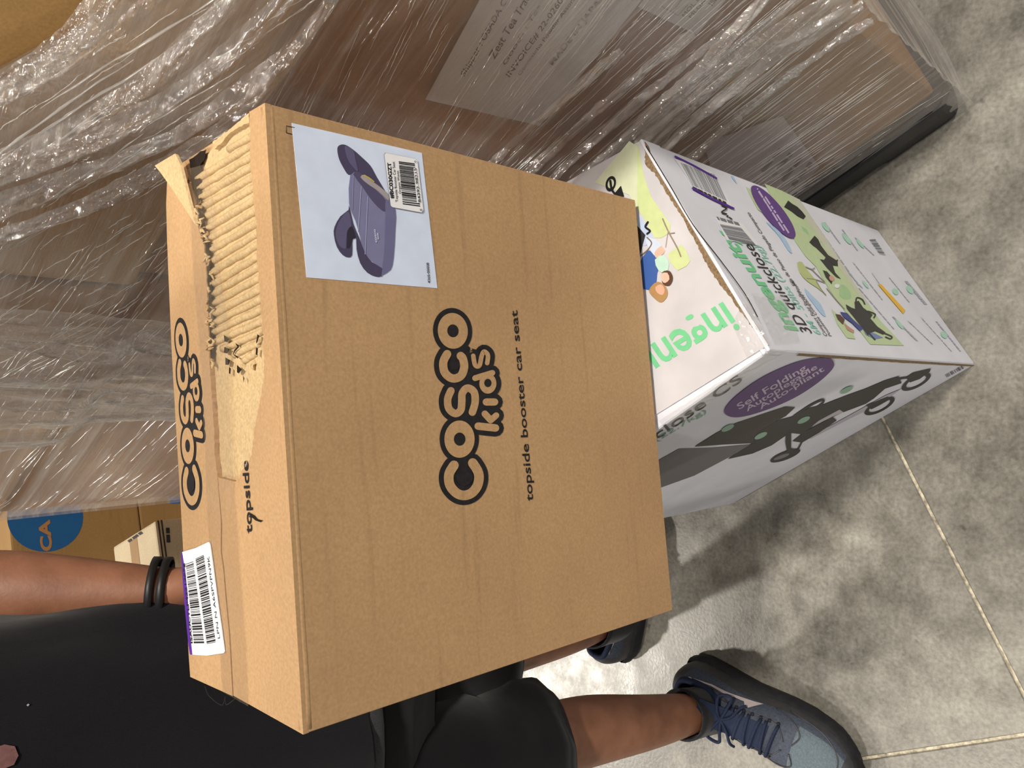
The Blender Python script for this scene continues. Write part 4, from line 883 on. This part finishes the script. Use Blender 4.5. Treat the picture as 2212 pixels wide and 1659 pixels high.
# head details
fx, fy = -0.405, 0.785
V, F = tube([(fx, fy + 0.004, 1.70), (fx, fy - 0.006, 1.675), (fx, fy - 0.018, 1.650), (fx, fy - 0.004, 1.640)], [0.007, 0.010, 0.014, 0.008], 8); mesh('nose', V, F, M_SKIN, person, True)
V, F = tube([(fx - 0.024, fy + 0.014, 1.612), (fx, fy + 0.004, 1.610), (fx + 0.024, fy + 0.014, 1.612)], [0.003, 0.007, 0.003], 8); mesh('mouth', V, F, plain('lips', (0.24, 0.08, 0.06, 1), 0.4), person, True)
for sx in (-1, 1):
    bm = bmesh.new(); bmesh.ops.create_uvsphere(bm, u_segments=12, v_segments=8, radius=0.012, matrix=Matrix.Translation((fx + sx * 0.031, fy + 0.012, 1.682))); frombm('eye', bm, plain('eye_white', (0.7, 0.68, 0.65, 1), 0.2), person, True)
    bm = bmesh.new(); bmesh.ops.create_uvsphere(bm, u_segments=10, v_segments=8, radius=0.03, matrix=Matrix.Translation((fx + sx * 0.083, 0.882, 1.665)) @ Matrix.Diagonal((0.35, 0.7, 1.05, 1))); frombm('ear', bm, M_SKIN, person, True)
bm = bmesh.new(); bmesh.ops.create_uvsphere(bm, u_segments=24, v_segments=16, radius=0.105, matrix=Matrix.Translation((fx, 0.888, 1.705)) @ Matrix.Diagonal((0.86, 0.98, 1.0, 1)))
for v in list(bm.verts):
    if v.co.z < 1.70 and v.co.y < 0.86: v.co.y = 0.86
    v.co += Vector((nz(v.co.x * 60, v.co.y * 60, v.co.z * 60), nz(v.co.y * 60, v.co.z * 60, 3), 0)) * 0.004
frombm('hair', bm, M_HAIR, person, True)

def ring(c, a, b, n=40, ax=(1, 0, 0), ay=(0, 1, 0), pw=2.3, wr=0.0, seed=0.0):
    out = []; ax = Vector(ax); ay = Vector(ay); c = Vector(c)
    for k in range(n):
        t = 2 * math.pi * k / n; ct, st = math.cos(t), math.sin(t)
        x = math.copysign(abs(ct) ** (2 / pw), ct) * a; y_ = math.copysign(abs(st) ** (2 / pw), st) * b
        p = c + ax * x + ay * y_; d = (p - c).normalized()
        out.append(p + d * wr * (nz(p.x * 14 + seed, p.y * 14, p.z * 7) + 0.5 * nz(p.x * 30, p.y * 30 + seed, p.z * 22)))
    return out
def interp(keys, n):
    out = []
    for i in range(n + 1):
        t = i / n * (len(keys) - 1); j = min(int(t), len(keys) - 2); f = t - j; f = f * f * (3 - 2 * f) if False else f
        out.append([keys[j][q] + (keys[j + 1][q] - keys[j][q]) * f for q in range(len(keys[0]))])
    return out
# tee shirt: z, cx, cy, half width, half depth
SK = [(0.795, -0.430, 0.885, 0.205, 0.150), (0.88, -0.422, 0.882, 0.203, 0.148), (0.98, -0.412, 0.880, 0.197, 0.144), (1.10, -0.415, 0.880, 0.190, 0.140), (1.22, -0.412, 0.885, 0.192, 0.134), (1.33, -0.405, 0.890, 0.205, 0.128), (1.41, -0.405, 0.895, 0.190, 0.108), (1.455, -0.405, 0.898, 0.135, 0.085), (1.480, -0.405, 0.898, 0.085, 0.075)]
V, F = loft([ring((k[1], k[2], k[0]), k[3], k[4], 64, wr=0.010, seed=2) for k in interp(SK, 60)])
shirt = mesh('tee_shirt', V, F, M_SHIRT, person, True)
from mathutils.bvhtree import BVHTree
tree = BVHTree.FromPolygons([Vector(v) for v in V], F)
def on_shirt(name, pts, mat, label):
    V2 = []
    for p in pts:
        d_ = pray(p).normalized(); h_ = tree.ray_cast(CAM, d_)
        if h_[0] is None: return
        V2.append(h_[0] - d_ * 0.0015)
    o = mesh(name, V2, [tuple(range(len(V2)))], mat, shirt); o['label'] = label
on_shirt('shirt_print', [(-60, 1612), (-20, 1618), (10, 1608), (32, 1612), (40, 1632), (30, 1652), (0, 1664), (-50, 1668)], plain('shirt_print_ink', (0.20, 0.10, 0.10, 1), 0.8, 0.1, 0.2, 200), 'dusty pink print')
on_shirt('lint', [(57, 1523), (61, 1520), (64, 1522), (60, 1526)], plain('lint_white', (0.4, 0.4, 0.42, 1), 0.9), 'white lint speck')
for sh, el in (((-0.235, 0.903, 1.395), (-0.190, 0.945, 1.235)), ((-0.575, 0.903, 1.395), (-0.640, 0.945, 1.225))):
    a, b = Vector(sh), Vector(el); d = (b - a).normalized(); s1 = d.cross(Vector((0, 1, 0))).normalized(); s2 = d.cross(s1)
    V, F = loft([ring(a.lerp(b, t), 0.082 - 0.006 * t, 0.078 - 0.006 * t, 28, s1, s2, 2.0, 0.006) for t in (-0.15, 0.0, 0.2, 0.4, 0.6, 0.8, 1.0)]); mesh('sleeve', V, F, M_SHIRT, shirt, True)
SHF = Face((-0.5, 0.735, 1.0), (0, -1, 0))
# shorts
HK = [(0.99, -0.425, 0.89, 0.180, 0.128), (0.90, -0.428, 0.89, 0.192, 0.138), (0.80, -0.432, 0.89, 0.200, 0.142), (0.72, -0.435, 0.885, 0.196, 0.130), (0.66, -0.435, 0.885, 0.170, 0.105)]
V, F = loft([ring((k[1], k[2], k[0]), k[3], k[4], 56, wr=0.006, seed=5) for k in interp(HK, 20)])
shorts = mesh('shorts', V, F, M_SHORTS, person, True)
for top, bot, r0, r1 in (((-0.525, 0.875, 0.80), (-0.540, 0.785, 0.455), 0.108, 0.093), ((-0.340, 0.915, 0.80), (-0.428, 0.905, 0.470), 0.108, 0.093)):
    a, b = Vector(top), Vector(bot); d = (b - a).normalized(); s1 = d.cross(Vector((0, 1, 0))).normalized(); s2 = d.cross(s1)
    R_ = [ring(a.lerp(b, t / 16), r0 + (r1 - r0) * t / 16 + 0.004 * math.sin(t), (r0 + (r1 - r0) * t / 16) * 1.05, 40, s1, s2, 2.0, 0.009, t) for t in range(17)]
    R_ += [ring(b - d * 0.004, r1 * 0.93, r1 * 0.97, 40, s1, s2, 2.0, 0.004), ring(b - d * 0.05, r1 * 0.8, r1 * 0.85, 40, s1, s2, 2.0)]
    V, F = loft(R_); mesh('shorts_leg', V, F, M_SHORTS, shorts, True)
V, F = loft([ring((-0.428, 0.888, z), 0.206 + o_, 0.150 + o_, 56, wr=0.006, seed=5) for z, o_ in ((0.800, 0.0), (0.800, 0.004), (0.778, 0.005), (0.772, 0.0))]); mesh('shirt_hem', V, F, M_BAND, shirt, True)
# wrist band on the left arm
el_, wr_ = Vector((-0.205, 0.955, 1.165)), Vector((-0.222, 0.840, 0.972)); d = (wr_ - el_).normalized(); s1 = d.cross(Vector((0, 1, 0.3))).normalized(); s2 = d.cross(s1); cpos = el_.lerp(wr_, 0.93)
for off in (-0.0055, 0.0055):
    R_ = [ring(cpos + d * (off + w), r, r, 24, s1, s2, 2.0) for w, r in ((-0.004, 0.032), (-0.0035, 0.0350), (0.0035, 0.0350), (0.004, 0.032))]
    V, F = loft(R_); mesh('wrist_band', V, F, plain('black_rubber', (0.012, 0.012, 0.013, 1), 0.45, 0.4), person, True)

# running shoes
M_UP = plain('shoe_mesh', (0.050, 0.060, 0.085, 1), 0.7, 0.3, 0.25, 300, 0.3); M_TOE = plain('shoe_toe_mesh', (0.105, 0.135, 0.160, 1), 0.75, 0.25, 0.2, 400, 0.3); M_SOLE = plain('shoe_sole', (0.014, 0.014, 0.017, 1), 0.6, 0.3, 0.3, 80)
M_OVER = plain('shoe_overlay', (0.042, 0.040, 0.047, 1), 0.45, 0.4, 0.15, 100); M_LACE = plain('navy_lace', (0.014, 0.020, 0.045, 1), 0.8, 0.2, 0.3, 400); M_SWSH = plain('shoe_mark', (0.42, 0.36, 0.36, 1), 0.4, 0.4, 0.05, 60); M_LINE = plain('shoe_navy_lining', (0.012, 0.019, 0.045, 1), 0.7, 0.2)
WK = [(0.0, 0.020), (0.03, 0.030), (0.10, 0.036), (0.22, 0.0375), (0.40, 0.038), (0.58, 0.045), (0.70, 0.0485), (0.82, 0.046), (0.91, 0.038), (0.97, 0.025), (1.0, 0.010)]
HKY = [(0.0, 0.070), (0.03, 0.086), (0.10, 0.088), (0.22, 0.080), (0.33, 0.090), (0.45, 0.088), (0.58, 0.076), (0.70, 0.064), (0.82, 0.056), (0.91, 0.050), (0.97, 0.042), (1.0, 0.032)]
CYK = [(0.0, 0.0), (0.3, 0.002), (0.6, 0.006), (0.85, 0.004), (1.0, -0.006)]
def kv(K, t):
    for (a, va), (b, vb) in zip(K[:-1], K[1:]):
        if a <= t <= b: return va + (vb - va) * (t - a) / (b - a)
    return K[-1][1]
def shoe(heel, toe, side, label):
    heel, toe = Vector(heel), Vector(toe); ln = (toe - heel).length; fx_ = (toe - heel).normalized(); fy_ = Vector((-fx_.y, fx_.x, 0))
    T = lambda x, y, z: heel + fx_ * (x * ln) + fy_ * (y * side) + Vector((0, 0, z))
    def surf(t, a, out=0.0):       # a: 0 inner side .. 1 over the top .. 2 other side
        w = kv(WK, t) * 1.1 + out; h = kv(HKY, t) * 1.08 + out; th = math.pi * (a / 2); ct, st = math.cos(th), math.sin(th)
        z0 = 0.024; yy = math.copysign(abs(ct) ** 0.75, ct) * w; zz = z0 + (h - z0) * abs(st) ** 0.85
        return T(t, yy + kv(CYK, t), zz)
    r = bpy.data.objects.new('running_shoe', None); link(r, person); r['label'] = label
    ts = [0, 0.015, 0.04, 0.07, 0.10, 0.15, 0.2, 0.25, 0.3, 0.35, 0.4, 0.45, 0.5, 0.55, 0.6, 0.65, 0.7, 0.75, 0.8, 0.85, 0.89, 0.93, 0.96, 0.985, 1.0]
    na = 20; V = [surf(t, 2 * j / na) for t in ts for j in range(na + 1)]
    F = []; I = []
    for i in range(len(ts) - 1):
        for j in range(na):
            t = ts[i]; a = 2 * (j + 0.5) / na
            if 0.06 <= t < 0.30 and 0.74 < a < 1.26: continue      # ankle opening
            F.append((i * (na + 1) + j, i * (na + 1) + j + 1, (i + 1) * (na + 1) + j + 1, (i + 1) * (na + 1) + j))
            I.append(1 if (t > 0.66 and 0.45 < a < 1.55 and t < 0.93) else (2 if t > 0.9 or (a < 0.28 or a > 1.72) or t < 0.05 else 0))
    mesh_(r, 'upper', V, F, [M_UP, M_TOE, M_OVER], I)
    ol = [(t, kv(WK, t) * 1.1 + 0.006) for t in ts]
    def so(z, g): return [T(t - (0.012 if t == 0 else 0) + (0.014 if t == 1.0 else 0), w + g + kv(CYK, t), z) for t, w in ol] + [T(t - (0.012 if t == 0 else 0) + (0.014 if t == 1.0 else 0), -w - g + kv(CYK, t), z) for t, w in ol[::-1]]
    R_ = [so(0.001, -0.006), so(0.006, 0.0), so(0.014, 0.001), so(0.026, 0.0), so(0.031, -0.006)]
    V, F = loft(R_); n = len(R_[0]); F += [tuple(range(n - 1, -1, -1))]; mesh_(r, 'sole', V, F, [M_SOLE], None)
    # padded collar round the ankle opening, lining and tongue
    col = [surf(t, a, 0.002) for t, a in ((0.065, 1.0), (0.075, 0.80), (0.12, 0.72), (0.2, 0.70), (0.28, 0.74), (0.31, 0.86))] + [surf(t, a, 0.002) for t, a in ((0.31, 1.14), (0.28, 1.26), (0.2, 1.30), (0.12, 1.28), (0.075, 1.20))]
    P = smooth_path([tuple(p) for p in col], 5, True); P.append(P[0]); V, F = tube(P, 0.0055, 8, False); mesh_(r, 'collar', V, F, [M_LINE], None)
    tg = [[surf(t, 1 + q, 0.004 + up) + Vector((0, 0, up)) for q in (-0.22, -0.11, 0, 0.11, 0.22)] for t, up in ((0.26, 0.022), (0.30, 0.014), (0.36, 0.004), (0.45, 0.001), (0.58, 0.0))]
    V = [p for q in tg for p in q]; F = [(i * 5 + j, i * 5 + j + 1, i * 5 + j + 6, i * 5 + j + 5) for i in range(4) for j in range(4)]; mesh_(r, 'tongue', V, F, [M_LINE], None)
    for i in range(7):
        t = 0.36 + i * 0.042; P = [surf(t + (0.016 if i % 2 else -0.016) * (q - 1) / 0.3 * 0.5, q, 0.006) for q in (0.70, 0.80, 0.90, 1.0, 1.10, 1.20, 1.30)]
        V, F = tube(P, 0.0031, 6); mesh_(r, 'lace', V, F, [M_LACE], None)
        for q in (0.66, 1.34):
            bm = bmesh.new(); bmesh.ops.create_uvsphere(bm, u_segments=8, v_segments=6, radius=0.0034, matrix=Matrix.Translation(surf(t, q, 0.001))); me = bpy.data.meshes.new('eyelet'); bm.to_mesh(me); bm.free(); me.materials.append(M_SOLE); o = bpy.data.objects.new('eyelet', me); link(o, r)
    c = surf(0.36, 1.0, 0.010)
    for sg in (-1, 1):
        lp_ = [c, c + fy_ * sg * 0.018 + Vector((0, 0, 0.010)) - fx_ * 0.006, c + fy_ * sg * 0.040 + Vector((0, 0, 0.004)) - fx_ * 0.012, c + fy_ * sg * 0.044 + Vector((0, 0, -0.006)) + fx_ * 0.006, c + fy_ * sg * 0.022 + Vector((0, 0, 0.002)) + fx_ * 0.006, c]
        V, F = tube(smooth_path([tuple(p) for p in lp_], 6), 0.0029, 6); mesh_(r, 'lace', V, F, [M_LACE], None)
        V, F = tube(smooth_path([tuple(p) for p in (c, c + fy_ * sg * 0.014 + fx_ * 0.016, c + fy_ * sg * 0.034 + fx_ * 0.024 - Vector((0, 0, 0.008)), c + fy_ * sg * 0.040 + fx_ * 0.030 - Vector((0, 0, 0.016)))], 5), 0.0026, 6); mesh_(r, 'lace', V, F, [M_LACE], None)
    # curved check mark on each side and stitched overlay lines
    for base in (0.0, 2.0):
        aa = (lambda a: a) if base == 0 else (lambda a: 2 - a)
        up_ = [(0.10, 0.64), (0.20, 0.60), (0.30, 0.54), (0.37, 0.47), (0.415, 0.455), (0.43, 0.53)]; lo_ = [(0.10, 0.62), (0.20, 0.56), (0.30, 0.47), (0.40, 0.38), (0.50, 0.335), (0.452, 0.56)]
        V = []
        for q in range(21):
            for KK in (up_, lo_):
                s_ = q / 20 * 5; i = min(int(s_), 4); f = s_ - i; V.append(surf(KK[i][0] + (KK[i + 1][0] - KK[i][0]) * f, aa(KK[i][1] + (KK[i + 1][1] - KK[i][1]) * f), 0.0022))
        mesh_(r, 'side_mark', V, [(2 * q, 2 * q + 1, 2 * q + 3, 2 * q + 2) for q in range(20)], [M_SWSH], None)
        for pl in (((0.10, 0.62), (0.25, 0.60), (0.36, 0.66)), ((0.56, 0.30), (0.66, 0.46), (0.72, 0.72), (0.70, 0.95)), ((0.62, 0.22), (0.80, 0.34), (0.90, 0.60), (0.92, 1.0)), ((0.30, 0.70), (0.44, 0.64), (0.60, 0.68), (0.66, 0.95))):
            V, F = tube(smooth_path([tuple(surf(t, aa(a), 0.001)) for t, a in pl], 6), 0.0013, 5); mesh_(r, 'stitching', V, F, [M_OVER], None)
    return r
def mesh_(root, name, V, F, mats, I):
    me = bpy.data.meshes.new(name); me.from_pydata([tuple(v) for v in V], [], F); me.update()
    for m in mats: me.materials.append(m)
    if I: me.polygons.foreach_set('material_index', I)
    me.polygons.foreach_set('use_smooth', [True] * len(me.polygons))
    o = bpy.data.objects.new(name, me); COL.objects.link(o); o.parent = root; o.matrix_parent_inverse = Matrix.Identity(4)
    return o
shoe((-0.548, 0.800, 0), (-0.640, 0.484, 0), 1, 'blue-grey running shoe on the forward foot')
shoe((-0.562, 0.975, 0), (-0.256, 0.925, 0), -1, 'blue-grey running shoe mostly hidden behind the carton')
for an, kn in ((ra, rk), (la, lk)):
    d = (kn - an).normalized(); s1 = d.cross(Vector((0, 1, 0))).normalized(); s2 = d.cross(s1); c0 = an + d * -0.045
    V, F = loft([ring(c0 + d * z, r, r * 1.08, 28, s1, s2, 2.0, 0.002) for z, r in ((0.0, 0.040), (0.03, 0.041), (0.06, 0.0415), (0.085, 0.0425), (0.10, 0.0435), (0.1, 0.040), (0.06, 0.037))]); mesh('sock', V, F, M_SOCK, person, True)

# ------------------------------------------------------------------ goods stored behind
A20 = math.radians(20); BX = Vector((math.cos(A20), math.sin(A20), 0)); BY = Vector((-math.sin(A20), math.cos(A20), 0))
M_BGK = kraft('dimmed_carton_board', (0.25, 0.142, 0.050, 1)); M_PALE = kraft('pale_carton_board', (0.62, 0.50, 0.33, 1)); M_STRAP = plain('dark_strap', (0.05, 0.035, 0.02, 1), 0.6); M_BLUE = ink(18, 76, 124)  # stored board and disc blue darkened to paint in the dim light there
def stored(origin, w, d, h, mat, label, group=None, strap=None):
    o = thing('stored_carton', label, 'carton', origin, group); O = Vector(origin)
    C = [O + BX * x + BY * y + Vector((0, 0, z)) for z in (0, h) for x, y in ((0, 0), (w, 0), (w, d), (0, d))]
    frombm('carton_body', hexbm(C, 0.006, 2), mat, o)
    P = [O + BX * x + BY * y + Vector((0, 0, h)) for x, y in ((0.01, d / 2 - 0.025), (w - 0.01, d / 2 - 0.025), (w - 0.01, d / 2 + 0.025), (0.01, d / 2 + 0.025))]
    frombm('carton_tape', hexbm([p - Vector((0, 0, 0.0005)) for p in P] + [p + Vector((0, 0, 0.0006)) for p in P]), M_SEAMTAPE, o)
    return o, Face(O, -BY)
s1_, f1_ = stored((-0.632, 1.578, 0.0), 0.36, 0.28, 0.338, M_PALE, 'lower pale carton of the small stack behind the forearm')
s2_, f2_ = stored((-0.632, 1.578, 0.340), 0.36, 0.28, 0.340, M_PALE, 'upper pale carton of the small stack behind the forearm')
for q, zz in enumerate((0.0045, 0.0115)):
    C = [Vector((-0.632, 1.578, 0.68)) + BX * x + BY * y + Vector((0, 0, z)) for z in (-0.001 - zz - 0.003, -0.001 - zz) for x, y in ((0.0, -0.0008), (0.36, -0.0008), (0.36, 0.002), (0.0, 0.002))]
    frombm('edge_line', hexbm(C), M_STRAP, s2_)
k = Ink(f2_); k.micro([(368, 1172), (366, 1140), (358, 1140), (360, 1172)], 4, 2, CHAR, 0.001); k.make('label_print', s2_, 'small dark print')
ft = Face((-0.632, 1.578, 0.68), (0, 0, 1)); k = Ink(ft); k.micro([(280, 1172), (310, 1152), (304, 1148), (276, 1168)], 4, 3, CHAR, 0.001); k.make('label_print', s2_, 'small dark print')
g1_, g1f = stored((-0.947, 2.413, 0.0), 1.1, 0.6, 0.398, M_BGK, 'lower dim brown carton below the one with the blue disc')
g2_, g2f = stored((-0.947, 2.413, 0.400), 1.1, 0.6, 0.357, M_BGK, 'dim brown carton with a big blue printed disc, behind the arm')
k = Ink(g2f); k.ell(97, 1118, 82, 74, 0, M_BLUE, 0.001, 48)
k.text('CA', [(112, 1190), (106, 1122), (82, 1124), (88, 1192)], ink(150, 104, 60), 0.002, 0.04)
k.make('printed_disc', g2_, 'blue disc with brown lettering')
k = Ink(g1f); k.text('E', [(388, 1088), (384, 1050), (362, 1050), (366, 1088)], ink(60, 92, 140), 0.001, 0.05); k.make('printed_mark', g1_, 'blue printed letter')
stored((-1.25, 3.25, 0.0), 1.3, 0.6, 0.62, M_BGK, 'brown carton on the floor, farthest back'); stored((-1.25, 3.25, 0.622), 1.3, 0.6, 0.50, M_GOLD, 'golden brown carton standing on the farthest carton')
